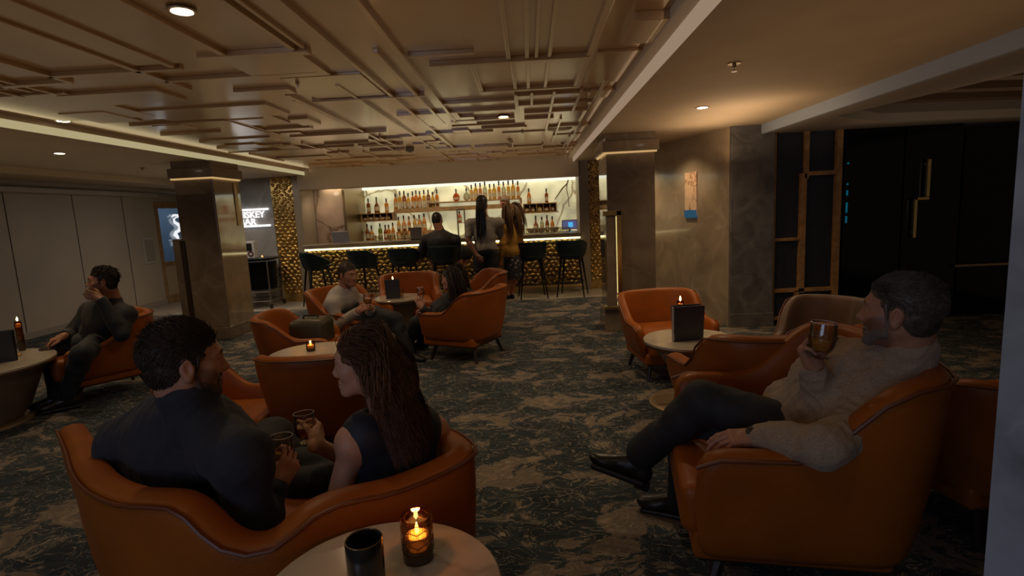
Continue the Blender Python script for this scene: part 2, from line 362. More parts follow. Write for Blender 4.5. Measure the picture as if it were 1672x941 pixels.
for i in range(150):      # small interlocking rectangles in the middle and far part of the ceiling
    y=3.9+6.9*g.random()**.8; x=-3.9+4.55*g.random()
    if -1.0<x<.3 and y<5.9: continue
    if g.random()<.5: panel(x,min(x+g.uniform(.15,.75),.78),y,y+g.uniform(.1,.5),g.uniform(.015,.05))
    elif g.random()<.6: ribx(y,x,min(x+g.uniform(.3,1.1),.78),.03,g.uniform(.04,.07))
    else: riby(x,y,min(y+g.uniform(.4,1.6),10.9),.03,g.uniform(.04,.07))
struct('ceiling_coffer',cf,M_bronze)
# ---- left wall of tall flat panels, with a glazed door near its far end
YD0,YD1=10.56,11.75
w=MB(); w.bb(-7.6,-7.4,-1.5,YD0,0,2.3); w.bb(-7.6,-7.4,YD1,12.6,0,2.3); w.bb(-7.6,-7.4,YD0,YD1,2.04,2.3)
struct('wall_left',w,M_wall)
w=MB()
for y in (3.9,5.1,6.3,7.49,8.65,9.73): w.bb(-7.403,-7.396,y-.006,y+.006,.1,2.125)
struct('trim_5',w,M_groove)
struct('baseboard_left',MB().bb(-7.4,-7.375,-1.5,YD0,0,.10,.004),mat('baseboard_paint',(.42,.36,.29),.5))
struct('wall_back',MB().bb(-7.6,6.4,12.5,12.7,0,2.75),M_wall)
# door_1: oak frame, clear pane with the white sign lettering, lit corridor beyond
M_clear=glassm('clear_glass')
fr=MB(); fr.bb(-7.46,-7.37,YD0,YD0+.07,.0,2.04,.006); fr.bb(-7.46,-7.37,YD1-.07,YD1,.0,2.04,.006); fr.bb(-7.46,-7.37,YD0+.07,YD1-.07,1.92,2.04,.006); fr.bb(-7.46,-7.37,YD0+.07,YD1-.07,.0,.16,.006); fr.bb(-7.455,-7.38,YD0+.07,YD1-.07,.76,.84,.004)
d1=struct('door_1',fr,mat('honey_oak',(.42,.25,.11),.45,noise=(14,.25)))
p=MB().bb(-7.42,-7.414,YD0+.07,YD1-.07,.84,1.92).obj('pane',M_clear,d1)
p2=MB().bb(-7.42,-7.41,YD0+.07,YD1-.07,.16,.76).obj('lower_panel',mat('frosted_panel',(.62,.48,.32),.35),d1)
co=MB(); co.bb(-9.0,-7.6,YD0-.3,YD1+.3,-.1,0); co.bb(-9.0,-7.6,YD0-.3,YD1+.3,2.3,2.4); co.bb(-9.0,-7.6,YD0-.4,YD0-.3,0,2.3); co.bb(-9.0,-7.6,YD1+.3,YD1+.4,0,2.3); co.bb(-9.1,-9.0,YD0-.3,YD1+.3,0,2.3)
struct('wall_corridor',co,mat('corridor_paint',(.30,.42,.55),.6))
struct('window_1',MB().bb(-8.99,-8.96,YD0+.1,YD0+.5,.9,1.9),emis('blue_glow',(.05,.35,.75),.55))
# ---- pillars
def pillar(x0,x1,y0,y1,n,side):
    zt=CZ
    p=MB(); p.bb(x0,x1,y0,y1,.17,zt-.24,.006); b=struct('trim_%d'%n,p,M_stone)
    q=MB(); sx=x1 if side>0 else x0; q.bb(sx-.004,sx+.012,y0+.01,y1-.01,.17,zt-.25,.003); q.obj('polished_facing',M_stonepol,b)
    q=MB(); q.bb(x0-.03,x1+.03,y0-.03,y1+.03,0,.17,.008); q.obj('plinth',M_stone,b)
    q=MB(); q.bb(x0-.045,x1+.045,y0-.045,y1+.045,zt-.215,zt-.09,.006); q.bb(x0+.02,x1-.02,y0+.02,y1-.02,zt-.26,zt-.2); q.bb(x0-.01,x1+.01,y0-.01,y1+.01,zt-.1,zt+.0); q.obj('capital',M_stone,b)
    q=MB(); q.bb(x0-.02,x1+.02,y0-.03,y0-.005,zt-.235,zt-.215); q.bb((x1+.005) if side>0 else (x0-.03),(x1+.03) if side>0 else (x0-.005),y0,y1,zt-.235,zt-.215); q.obj('capital_light',emis('capital_led',(1.,.62,.25),.55),b)
    return b
pl=pillar(-4.56,-4.06,6.95,7.6,6,1)
q=MB(); q.bb(-4.72,-4.565,7.0,7.5,0,1.36,.006); q.obj('side_slab',M_stone,pl)
q=MB(); q.bb(-4.575,-4.52,6.925,6.948,.17,1.34,.003); q.obj('slab_frame',M_darkwood,pl)
q=MB(); q.bb(-4.05,-4.035,7.42,7.5,1.5,2.08,.003); q.obj('bronze_fin',M_brassdark,pl)
pr=pillar(.94,1.50,6.5,7.2,7,-1)
q=MB(); q.bb(.905,1.03,6.44,6.60,.32,1.40,.004); q.obj('side_slab',M_stone,pr)
q=MB(); q.bb(1.03,1.085,6.42,6.50,.30,1.455,.003); q.bb(.87,1.085,6.42,6.50,1.40,1.455,.003); q.bb(.86,1.085,6.40,6.50,.28,.32,.003); q.obj('brass_frame',mat('lit_brass',(.80,.62,.26),.25,1.),pr)
q=MB(); q.bb(1.022,1.029,6.44,6.48,.33,1.39); q.obj('slab_light',emis('slab_led',(1.,.80,.32),1.3),pr)
q=MB(); q.bb(.87,1.05,6.45,6.66,0,.28,.006); q.obj('slab_plinth',M_stone,pr)
# ---- right side: pale angled stone wall, dark stone, panelled screen, dark glass doors
w=MB(); w.prism([(2.36,6.50),(2.55,6.50),(2.1,10.4),(1.30,10.4)],2,0,CZ+.1); struct('wall_right',w,M_lightstone)
w=MB(); w.bb(2.365,2.86,6.44,7.0,0,CZ+.05,.004); struct('wall_right_stone',w,M_darkstone)
struct('baseboard_right',MB().bb(2.36,2.87,6.415,6.44,0,.16,.004),M_darkstone)
nz=marble('onyx_niche',(.80,.52,.30),(.35,.16,.06),2.2,.3,emit=.10)
# lit slit window in the pale wall
u=nrm([1.30-2.36,10.4-6.5,0]); nn=np.array([-u[1],u[0],0]); a0=P(1122,300,y=7.25); s0=float((a0-np.array([2.36,6.5,0]))@u)
Rw=np.array([u,nn,[0,0,1]]).T
cw=np.array([2.36,6.5,0])+u*(s0); 
q=MB(); q.box(cw+np.array([0,0,1.62])+nn*.006,(.27,.02,.56),R=Rw); wn=struct('window_2',q,nz)
q=MB(); q.box(cw+np.array([0,0,1.36])+nn*.012,(.27,.03,.10),R=Rw); q.obj('lower_screen',emis('pale_blue_screen',(.10,.30,.50),.22),wn)
w=MB(); w.bb(2.86,6.4,6.62,6.8,0,2.6); struct('wall_far_right',w,mat('dark_wall',(.02,.02,.022),.6))
# panelled screen (wood bars, navy felt panels)
sc=thing('panel_screen','wooden grid screen with navy felt panels between the dark stone and the glass doors','screen',(3.25,6.55,0))
def lb(mb,x0,x1,y0,y1,z0,z1,b=.003,o=(3.25,6.55,0)): return mb.bb(x0-o[0],x1-o[0],y0-o[1],y1-o[1],z0-o[2],z1-o[2],b)
pn=[(2.90,3.24,1.03,2.30),(2.90,3.20,.42,1.0),(3.28,3.60,1.80,2.30),(3.26,3.60,.42,1.75),(2.90,3.16,.08,.38),(3.20,3.60,.08,.38)]
for a in pn: lb(MB(),a[0],a[1],6.56,6.60,a[2],a[3]).obj('felt_panel',M_navy,sc)
fb=MB(); lb(fb,2.855,2.905,6.50,6.61,.04,2.33); lb(fb,3.595,3.66,6.50,6.61,.04,2.33); lb(fb,3.235,3.285,6.51,6.61,1.72,2.33); lb(fb,3.195,3.265,6.51,6.61,.37,1.78); lb(fb,3.155,3.205,6.51,6.61,.04,.40)
lb(fb,3.28,3.60,6.51,6.61,1.75,1.80); lb(fb,2.90,3.20,6.51,6.61,1.0,1.035); lb(fb,2.90,3.60,6.51,6.61,.38,.425); lb(fb,2.90,3.2,6.51,6.61,.045,.085); fb.obj('timber_frame',M_wood,sc)
# glass doors
dz=2.28
M_cyan=emis('cyan_reflection',(.02,.50,.75),.13)
d=MB(); d.bb(3.70,4.36,6.52,6.56,.03,dz,.003); d.bb(4.38,5.02,6.52,6.56,.03,dz,.003); d2=struct('door_2',d,M_blackgloss)
hd=MB(); hd.bb(4.596,4.632,6.455,6.49,1.44,1.87,.005); hd.bb(4.468,4.632,6.455,6.49,1.405,1.44,.005); hd.bb(4.468,4.504,6.455,6.49,.97,1.44,.005); hd.bb(4.605,4.622,6.45,6.53,1.80,1.83); hd.bb(4.477,4.494,6.45,6.53,1.02,1.05); hd.obj('brass_handle',M_brass,d2)
for z0,z1 in((1.30,1.42),(1.50,1.56),(1.62,1.64),(1.86,1.88),(1.18,1.26)): MB().bb(3.722,3.742,6.515,6.521,z0,z1).obj('edge_glow',M_cyan,d2)  # glowing pieces added in place of cyan reflections in the dark glass
d=MB(); d.bb(5.06,6.4,6.54,6.58,.03,2.2,.003); d3=struct('door_3',d,mat('black_glass_dim',(.004,.004,.005),.10,spec=.2))
MB().bb(4.98,6.3,6.47,6.54,.60,.63,.004).obj('push_rail',M_brassdark,d3)
struct('trim_8',MB().bb(3.66,6.4,6.48,6.60,dz,2.42,.004),mat('brown_head_trim',(.10,.065,.045),.5))
# ---- beam with its pale lit face, soffit, timber slat recess
b=MB(); b.bb(2.70,2.74,-1.5,6.9,2.245,2.42,.004); struct('trim_9',b,M_bluepaint)
b=MB(); b.prism([(2.72,-1.5),(3.55,-1.5),(3.40,3.6),(2.98,5.42),(3.75,6.0),(6.4,6.35),(6.4,6.65),(2.72,6.65)],2,2.255,2.34); struct('ceiling_right',b,mat('soffit_right_paint',(.42,.35,.28),.7))
b=MB(); b.bb(2.95,6.4,-1.5,6.6,2.56,2.64); struct('ceiling_recess',b,M_groove)
b=MB()
for i in range(12): b.box((4.75,.55+i*.5,2.50),(3.5,.16,.13),rz=.12)
struct('trim_10',b,mat('walnut_slat',(.13,.075,.042),.5))
b=MB(); b.prism([(3.0,5.42),(3.75,5.98),(6.4,6.33),(6.4,6.36),(3.74,6.01),(2.99,5.45)],2,2.34,2.57); struct('trim_11',b,mat('recess_fascia',(.24,.20,.17),.7))
# near column on the right edge
b=MB(); b.prism([(1.115,1.29),(2.0,1.0),(2.2,1.72),(1.42,1.60)],2,0,CZ); struct('wall_near_column',b,marble('blue_grey_stone',(.40,.43,.48),(.47,.50,.55),1.5,.5,vein_w=.02,mott=.4))
# ---- the marble wall with the sign, gold pebble columns, bar recess
struct('wall_sign_marble',MB().bb(-5.75,-4.78,10.1,10.3,0,2.6),M_greymarble)
w=MB(); w.bb(-4.34,-4.20,9.98,10.6,0,2.6,.004); w.bb(.93,1.11,9.98,10.6,0,2.6,.004); struct('trim_12',w,mat('bronze_grey_trim',(.30,.24,.17),.4,.3))
struct('wall_bar_side',MB().bb(1.33,2.2,10.05,10.3,0,2.6),M_greymarble)
w=MB(); w.bb(-4.20,.93,9.9,10.25,2.09,2.56,.004); struct('trim_13',w,mat('bar_bulkhead',(.52,.41,.30),.5))
w=MB(); w.bb(-4.20,.93,10.25,12.5,2.2,2.3); struct('ceiling_bar',w,M_white)
M_gold=mat('gold_pebble',(.62,.42,.15),.3,.9,noise=(9,.35))
def pebbles(mb,x0,x1,z0,z1,y,sz,seed):
    g=random.Random(seed); nx=max(1,int((x1-x0)/sz)); nz=max(1,int((z1-z0)/(sz*.72)))
    for i in range(nx):
        for k in range(nz):
            cx=x0+(i+.5+(.25 if k%2 else -.25)+g.uniform(-.15,.15))*(x1-x0)/nx; cz=z0+(k+.5+g.uniform(-.15,.15))*(z1-z0)/nz
            an=g.uniform(-.9,.9); rx=sz*g.uniform(.48,.72); rz_=sz*g.uniform(.30,.42); ry=sz*g.uniform(.28,.45)
            cx=min(max(cx,x0+rz_),x1-rz_); V=[];F=[]
            n,m=7,3
            for a in range(m):
                t=PI/2*a/m
                for b_ in range(n):
                    s=2*PI*b_/n; ex=rx*math.cos(t)*math.cos(s); ez=rz_*math.cos(t)*math.sin(s)
                    V.append((min(max(cx+ex*math.cos(an)-ez*math.sin(an),x0),x1),y-ry*math.sin(t),cz+ex*math.sin(an)+ez*math.cos(an)))
            V.append((cx,y-ry,cz))
            for a in range(m-1):
                for b_ in range(n): F.append((a*n+b_,a*n+(b_+1)%n,(a+1)*n+(b_+1)%n,(a+1)*n+b_))
            for b_ in range(n): F.append(((m-1)*n+b_,(m-1)*n+(b_+1)%n,m*n))
            mb.raw(V,F,True)
for (x0,x1,n) in [(-4.78,-4.34,14),(1.11,1.33,15)]:
    w=MB(); w.bb(x0,x1,10.06,10.3,0,2.5); pebbles(w,x0+.01,x1-.01,.16,2.36,10.06,.085,n); struct('trim_%d'%n,w,M_gold)
# ================================================================== THE BAR
BY=10.0       # front of the counter
# mirror-like rose stone at the left end of the bar, back wall of backlit marble
M_rose=marble('rose_polished_stone',(.46,.33,.24),(.20,.12,.08),.7,.10,coat=.8,vein_w=.015)
struct('wall_bar_left',MB().bb(-4.20,-3.60,10.62,10.7,0,2.2),M_rose)
w=MB(); w.bb(-3.62,-3.57,10.55,11.9,0,2.2); struct('trim_16',w,M_brassdark)
bk=marble('backlit_marble',(.98,.94,.60),(.34,.24,.11),.75,.4,emit=.36,vein_w=.022,mott=.42)
struct('wall_backbar',MB().bb(-4.15,1.25,11.85,11.95,0,2.2),bk)
struct('trim_17',MB().bb(-3.57,1.06,11.72,11.84,2.12,2.19),emis('backbar_led',(1.,.95,.75),1.1))
w=MB(); w.bb(1.02,1.10,10.6,11.9,0,2.2); struct('trim_18',w,M_rose)
# counter
ct=thing('bar_counter','long bar counter with gold pebbled front and glowing edge below its stone top','bar counter',(-1.7,BY,0))
o=(-1.7,BY,0)
def cb(mb,x0,x1,y0,y1,z0,z1,b=.004): return mb.bb(x0-o[0],x1-o[0],y0-o[1],y1-o[1],z0,z1,b)
cb(MB(),-4.20,.93,BY-.16,BY+.55,1.0,1.075,.008).obj('counter_top',mat('counter_stone',(.20,.155,.10),.25,noise=(5,.2)),ct)
cb(MB(),-4.19,.92,BY-.10,BY-.04,.965,1.0,0).obj('edge_glow',emis('counter_led',(1.,.85,.42),2.6),ct)
cb(MB(),-4.19,.92,BY+.0,BY+.12,.12,1.0).obj('counter_core',mat('counter_body',(.12,.09,.05),.6),ct)
w=MB(); pebbles(w,-4.18-o[0],.91-o[0],.14,.96,0.0,.10,4); w.obj('pebble_front',mat('bronze_pebble',(.42,.28,.09),.32,.9,noise=(9,.35)),ct)
cb(MB(),-4.19,.92,BY-.10,BY+.1,0,.12).obj('plinth',mat('counter_plinth',(.42,.34,.22),.4,.3),ct)
cb(MB(),-4.19,.92,BY-.22,BY-.17,.10,.135,.01).obj('foot_rail',M_brass,ct)
# back counter
bc=thing('back_counter','low service counter of pale stone running along the backlit wall','counter',(-1.25,11.6,0))
w=MB(); w.bb(-2.30,2.27,-.25,.2,.0,1.0,.004); w.obj('cabinet',M_darkwood,bc); w=MB(); w.bb(-2.32,2.29,-.28,.22,1.0,1.04,.006); w.obj('worktop',M_white,bc)
# shelves
M_shelf=mat('shelf_oak',(.36,.19,.07),.5,noise=(12,.3))
YS=11.62
def shelf(name,label,x0,x1,z,t=.04): 
    cx=(x0+x1)/2; r=MB().bb(x0-cx,x1-cx,-.14,.2,-t,0,.004); q=r.obj(name,M_shelf); q.location=(cx,YS,z); return tag(q,label,'shelf')
def zof(px,py): return float(P(px,py,y=YS)[2])
def xof(px,py): return float(P(px,py,y=YS)[0])
ls=thing('bottle_shelf','long oak bottle shelf stepped in the middle, across the backlit wall','shelf',(-1.5,YS,1.70))
w=MB(); w.bb(-1.36,1.36,-.14,.2,-.11,-.02,.004); w.obj('board',M_shelf,ls)
w=MB(); w.bb(-.62,1.36,-.14,.2,.06,.085,.003); w.bb(-.64,-.60,-.14,.2,-.02,.085,.003); w.bb(1.33,1.37,-.14,.2,-.02,.085,.003); w.obj('upper_board',M_shelf,ls)
def crate(name,label,x0,x1,z0,z1,nd):
    cx=(x0+x1)/2; t=thing(name,label,'shelf',(cx,YS,z0)); w=MB(); h=z1-z0
    w.bb(x0-cx-.03,x1-cx+.03,-.15,.2,0,.025,.003); w.bb(x0-cx+.01,x1-cx-.01,.15,.19,.02,h-.01); w.bb(x0-cx,x1-cx,-.14,.2,h-.02,h,.003); w.bb(x0-cx,x0-cx+.02,-.14,.2,.02,h-.01); w.bb(x1-cx-.02,x1-cx,-.14,.2,.02,h-.01); w.obj('crate_frame',M_shelf,t)
    for i in range(1,nd): MB().bb(x0-cx+(x1-x0)*i/nd-.006,x0-cx+(x1-x0)*i/nd+.006,-.12,.2,.025,h-.02).obj('divider',M_shelf,t)
    return t
crate('display_crate','oak box shelf with five niches at the left of the backlit wall',-3.58,-2.88,1.44,1.62,5)
crate('display_crate','oak box shelf with five niches at the right of the backlit wall',-.11,.60,1.45,1.66,5)
# bottles: one mesh per kind, copied
def spirit(name,col):
    m=mat(name,col,.12,coat=.6); nt=m.node_tree; b=nt.nodes['Principled BSDF']; t=nt.nodes.new('ShaderNodeBsdfTranslucent'); t.inputs[0].default_value=(*[min(1,c*1.5) for c in col],1)
    mx=nt.nodes.new('ShaderNodeMixShader'); mx.inputs[0].default_value=.62; nt.links.new(b.outputs[0],mx.inputs[1]); nt.links.new(t.outputs[0],mx.inputs[2]); nt.links.new(mx.outputs[0],nt.nodes['Material Output'].inputs[0]); return m
M_amber=spirit('amber_spirit',(.72,.34,.06)); M_dkamber=spirit('dark_spirit',(.40,.15,.03)); M_gold_l=spirit('golden_spirit',(.82,.50,.10))
M_cap=mat('black_cap',(.02,.015,.012),.4); M_label=mat('cream_label',(.60,.46,.28),.6); M_olive=spirit('olive_bottle',(.34,.36,.06)); M_clearb=spirit('pale_bottle',(.62,.62,.46)); M_orange=spirit('orange_cognac',(.65,.17,.03))
def bottle_me(kind,m,h):
    prof={'tall':[(.036,0),(.038,.01),(.038,.58*h),(.032,.66*h),(.014,.74*h),(.013,.86*h)],
          'wine':[(.034,0),(.037,.01),(.037,.48*h),(.028,.6*h),(.014,.72*h),(.013,.88*h)],
          'square':[(.040,0),(.042,.01),(.042,.60*h),(.036,.65*h),(.013,.69*h),(.013,.84*h)],
          'round':[(.022,0),(.05,.02),(.062,.22*h),(.062,.38*h),(.045,.56*h),(.015,.66*h),(.013,.82*h)],
          'squat':[(.045,0),(.05,.01),(.05,.32*h),(.04,.48*h),(.016,.62*h),(.014,.8*h)]}[kind]
    prof=[(r_*1.16,z_) for r_,z_ in prof]; b=MB(); b.lathe(prof,n=14 if kind!='square' else 4,flat=kind=='square'); b.cur=1; zt=prof[-1][1]; b.lathe([(.0165,zt-.03),(.0165,h)],n=10)
    b.cur=2; r=prof[2][0]*1.015; b.lathe([(r,.14*h),(r,.40*h if kind!='round' else .3*h)],n=14 if kind!='square' else 4,capb=False,capt=False,flat=kind=='square')
    me=b.me(kind); 
    for q in (m,M_cap,M_label): me.materials.append(q)
    return me
BM={}
def bottle(kind,m,h,px,py,label,group,z=None,y=None,rz=0):
    key=(kind,m.name,round(h,2))
    if key not in BM: BM[key]=bottle_me(kind,m,h)
    o=bpy.data.objects.new('bottle',BM[key]); COL.objects.link(o); yy=YS if y is None else y
    o.location=(xof(px,py),yy,z); o.rotation_euler=(0,0,rz+(PI/4 if kind=='square' else 0)); return tag(o,label,'bottle',group)
ORD=['leftmost','second from the left','third from the left','fourth from the left','fifth from the left','sixth from the left','seventh from the left','eighth from the left','ninth from the left','tenth from the left','eleventh from the left','twelfth from the left','thirteenth from the left']
g=random.Random(3)
kinds=[('tall',M_amber),('square',M_amber),('wine',M_gold_l),('tall',M_dkamber),('square',M_gold_l),('wine',M_amber)]
cn={'amber_spirit':'amber','dark_spirit':'dark brown','golden_spirit':'golden','olive_bottle':'yellow-green','pale_bottle':'pale','orange_cognac':'orange'}
def row(xs,py,z,h,where,group,ks=None,y=None):
    for i,px in enumerate(xs):
        k,m=(ks[i%len(ks)] if ks else kinds[(i*5+len(xs))%6]); hh=h*g.choice((.93,1.,1.05))
        bottle(k,m,round(hh,2),px,py,'%s bottle, %s %s'%(cn[m.name],ORD[i],where),group,z,y)
row([646,653.5,660.5,667,674.5,680,686,693,700,707,714],330,1.68,.36,'in the left row on the long oak shelf','bottles on the left of the long shelf')
row([770,777,784.5,792,800,807,815,822.5,830.5,838,846],315,1.785,.36,'in the right row on the long oak shelf','bottles on the right of the long shelf',[('square',M_gold_l),('tall',M_gold_l),('square',M_amber),('tall',M_clearb)])
bottle('round',M_orange,.26,745,322,'round orange cognac bottle alone in the middle of the long oak shelf','decanters on the long shelf',1.785)
bottle('round',M_clearb,.27,762,321,'round pale decanter with dark label, middle of the long oak shelf','decanters on the long shelf',1.785)
row([602,615.5,631.5],340,1.62,.32,'on top of the left box shelf','bottles on the left box shelf',[('square',M_dkamber),('squat',M_dkamber),('square',M_amber)])
row([597,606,615,624,633],356,1.466,.14,'inside the left box shelf','bottles in the left box shelf',[('squat',M_dkamber)])
row([600,607,621,629.5,635,642],378,1.04,.34,'under the left box shelf','bottles on the back counter, left',[('wine',M_dkamber),('squat',M_amber),('tall',M_olive),('wine',M_dkamber),('tall',M_amber),('wine',M_amber)])
row([651,659.5,668,677,685,693],364,1.20,.34,'on the oak step by the menu board','bottles on the riser',[('wine',M_gold_l),('squat',M_amber),('wine',M_amber)])
row([864,892.5],327,1.66,.30,'on top of the right box shelf','bottles on the right box shelf',[('wine',M_amber),('square',M_dkamber)])
row([860,870,881,892,902],338,1.476,.165,'inside the right box shelf','bottles in the right box shelf',[('squat',M_dkamber),('square',M_dkamber),('squat',M_gold_l)])
row([875,885,893.5,902],368,1.04,.36,'under the right box shelf','bottles on the back counter, right',[('squat',M_dkamber),('tall',M_clearb),('wine',M_dkamber),('wine',M_amber)])
rs=MB().bb(-.5,.35,-.1,.16,0,.16,.004).obj('bottle_riser',M_shelf); rs.location=(-2.35,YS,1.04); tag(rs,'low oak step on the back counter carrying a row of bottles','riser')
row([655,664,672],377,1.04,.24,'in front of the oak step','short bottles before the riser',[('squat',M_amber),('squat',M_dkamber)],y=11.42)
for i in range(6):   # round lids lying along the front of the long shelf
    q=MB().lathe([(.03,-.012),(.033,-.008),(.033,.008),(.03,.012)],n=16,R=np.array([[1,0,0],[0,0,1],[0,-1,0]])).obj('tasting_tin',mat('tin_grey',(.50,.42,.34),.4)); q.location=(-2.72+.105*i,YS-.10,1.715); tag(q,'round pale tin standing in front of the bottles on the long oak shelf','tin','tins on the long shelf')
# things on the counters
mb=thing('menu_board','grey upright menu holder standing on the bar counter left of the seated man','menu',(float(P(680,390,y=9.98)[0]),9.98,1.075))
MB().box((0,0,.115),(.21,.02,.23),bev=.004).obj('cover',mat('grey_menu_cover',(.14,.125,.11),.5),mb); MB().box((0,.03,.01),(.21,.08,.02),bev=.004).obj('foot',M_black,mb)
lp=thing('laptop','grey laptop standing open at the left end of the bar counter','laptop',(float(P(559,394,y=10.25)[0]),10.25,1.075))
MB().box((0,.05,.01),(.32,.22,.018),bev=.004).obj('keyboard_base',mat('laptop_grey',(.22,.22,.25),.4,.3),lp); MB().box((0,-.075,.115),(.32,.012,.21),bev=.006,R=np.array(Matrix.Rotation(.22,3,'X'))).obj('screen_lid',mat('laptop_lid',(.20,.21,.25),.4,.2),lp)
ps=thing('till_screen','till screen with a blue display at the right end of the back counter','screen',(float(P(930,368,y=11.4)[0]),11.4,1.04))
MB().box((0,0,.14),(.32,.025,.20),bev=.006).obj('bezel',M_black,ps); MB().box((0,-.014,.14),(.29,.004,.17)).obj('display',emis('till_purple',(.16,.15,.33),.55),ps); MB().box((.02,-.017,.14),(.10,.004,.10)).obj('blue_tile',emis('till_blue',(.08,.45,.80),1.0),ps); MB().lathe([(.07,0),(.07,.01),(.02,.015),(.02,.06)],n=16).obj('stand',M_black,ps)
M_glassrow=glassm('bar_glass',(.95,.93,.85))
def tumbler_me(r,h): return MB().lathe([(r*.85,0),(r*.9,.004),(r,h),(r*.94,h),(r*.84,.012),(.001,.012)],n=16,capb=True,capt=False).me('tumbler')
tm=tumbler_me(.038,.10); tm.materials.append(M_glassrow)
for i in range(12):
    o=bpy.data.objects.new('tumbler',tm); COL.objects.link(o); o.location=(-3.05+.093*i+(.06 if i%3==0 else 0),10.35+.05*(i%2),1.075); tag(o,'clear tumbler in the row behind the left half of the bar counter','tumbler','tumblers on the bar, left')
for i in range(11):
    o=bpy.data.objects.new('tumbler',tm); COL.objects.link(o); o.location=(-.12+.085*i,10.35+.05*(i%2),1.075); tag(o,'clear tumbler in the row behind the right half of the bar counter','tumbler','tumblers on the bar, right')
bowl_me=MB().lathe([(.03,0),(.06,.01),(.10,.06),(.11,.10),(.10,.10),(.09,.06),(.05,.02),(.001,.018)],n=20,capt=False).me('bowl'); bowl_me.materials.append(mat('blush_ceramic',(.55,.36,.24),.35))
for i,px in enumerate((868,884,905)):
    o=bpy.data.objects.new('bowl',bowl_me); COL.objects.link(o); o.location=(float(P(px,382,y=11.35)[0]),11.38,1.04); tag(o,'blush ceramic bowl on the back counter, %s of three by the till screen'%('leftmost','middle','rightmost')[i],'bowl','bowls by the till')
# metal lantern rack behind the bar, between the two seated groups
rk=thing('lantern_rack','slim dark metal rack holding one bottle behind the seated bar customer','rack',(float(P(752,360,y=11.3)[0]),11.42,1.04))
w=MB()
for sx in(-.075,.075):
    for sy in(-.06,.06): w.box((sx,sy,.29),(.016,.016,.58))
for z in(.0,.28,.57): w.box((0,0,z+.006),(.17,.14,.012))
w.obj('rack_frame',M_brassdark,rk)
bottle('wine',M_orange,.24,752,350,'orange bottle standing in the slim metal rack',None,1.335,11.42); del_=None
# driftwood branches against the marble (left and right)
def branch(label,pts,r):
    pp=[P(x,y,y=11.78) for x,y in pts]; loc=pp[-1]; q=MB().tube([p-loc for p in pp],[r*(1-.5*i/len(pp)) for i in range(len(pp))],6).obj('driftwood_branch',mat('driftwood',(.22,.14,.07),.8)); q.location=tuple(loc); tag(q,label,'branch')
branch('thin crooked branch hanging at the left end of the backlit wall',[(568,311),(572,318),(573,332),(573,350),(575,373)],.012)
branch('bent branch slanting down to the left box shelf',[(569,312),(574,318),(583,328),(592,340),(595,344)],.016)
branch('long slanting branch at the right end of the backlit wall',[(929,290),(926,300),(918,308),(912,317),(906,326)],.02)
branch('thin forked branch hanging at the far right of the backlit wall',[(926,299),(925,310),(928,322),(929,338)],.012)
# ---- bar stools
M_stool=mat('dark_teal_leather',(.010,.024,.026),.35,bump=(90,.1)); M_sleg=mat('black_metal',(.01,.01,.011),.35,.4)
def make_stool():
    t=thing('bar_stool','','bar stool')
    # wrap-around shell: low at the front, high back with clipped corners
    b=MB(); N=21; outer=[];
    ring=[]
    for i in range(N):
        a=-PI*.80+2*PI*.80*i/(N-1); s=abs(a)/(PI*.80)        # 0 = back centre
        rx,ry=.25,.24; x=rx*math.sin(a); y=-ry*math.cos(a)
        zt=.98 if s<.38 else .98-(s-.38)/.62*.19; fl=1.0+.16*(zt-.74)/.24
        zb=.66
        ring.append([(x*.80,y*.80,zb),(x*.99,y*.99,.74),(x*fl,y*fl,zt-.008),(x*fl*.96,y*fl*.96,zt),(x*(fl-.09),y*(fl-.09),zt-.01),(x*.88,y*.88,.76),(x*.80,y*.80,.72)])
    K=7; V=[p for r in ring for p in r]; F=[]
    for i in range(N-1):
        for k in range(K-1): F.append((i*K+k,(i+1)*K+k,(i+1)*K+k+1,i*K+k+1))
        F.append((i*K+K-1,(i+1)*K+K-1,(i+1)*K,i*K))
    F.append(tuple(range(K))); F.append(tuple((N-1)*K+k for k in range(K-1,-1,-1)))
    b.raw(V,F,True); b.obj('shell',M_stool,t)
    q=SDF().ell((0,.01,.735),(.245,.25,.05),k=.01).mesh('seat',.012); add('seat',q,M_stool,t)
    for sx in(-1,1):
        for sy in(-1,1): MB().tube([(sx*.15,sy*.14,.70),(sx*.235,sy*.225,0)],[.02,.011],8).obj('leg',M_sleg,t)
    MB().tube([(.2*math.cos(a),.2*math.sin(a),.26) for a in np.linspace(0,2*PI,17)[:-1]],.008,6,closed=True).obj('foot_ring',M_sleg,t)
    return t
st0=make_stool(); WH=['leftmost, beside the gold pebble column','second from the left, behind the man in the white shirt','third from the left, behind the menu on the far table','under the seated man in black at the bar','beside the woman in the mustard top','rightmost, beside the right gold pebble column']
for i,(px,rz) in enumerate([(517,-.9),(594,-.5),(660,-.1),(725,.1),(868,.1),(933,-.25)]):
    x=float(P(px,420,y=9.40)[0]); s=st0 if i==0 else dup(st0); s.location=(x,9.36,0); s.rotation_euler=(0,0,rz); tag(s,'dark teal bar stool, '+WH[i],'bar stool','bar stools along the counter')
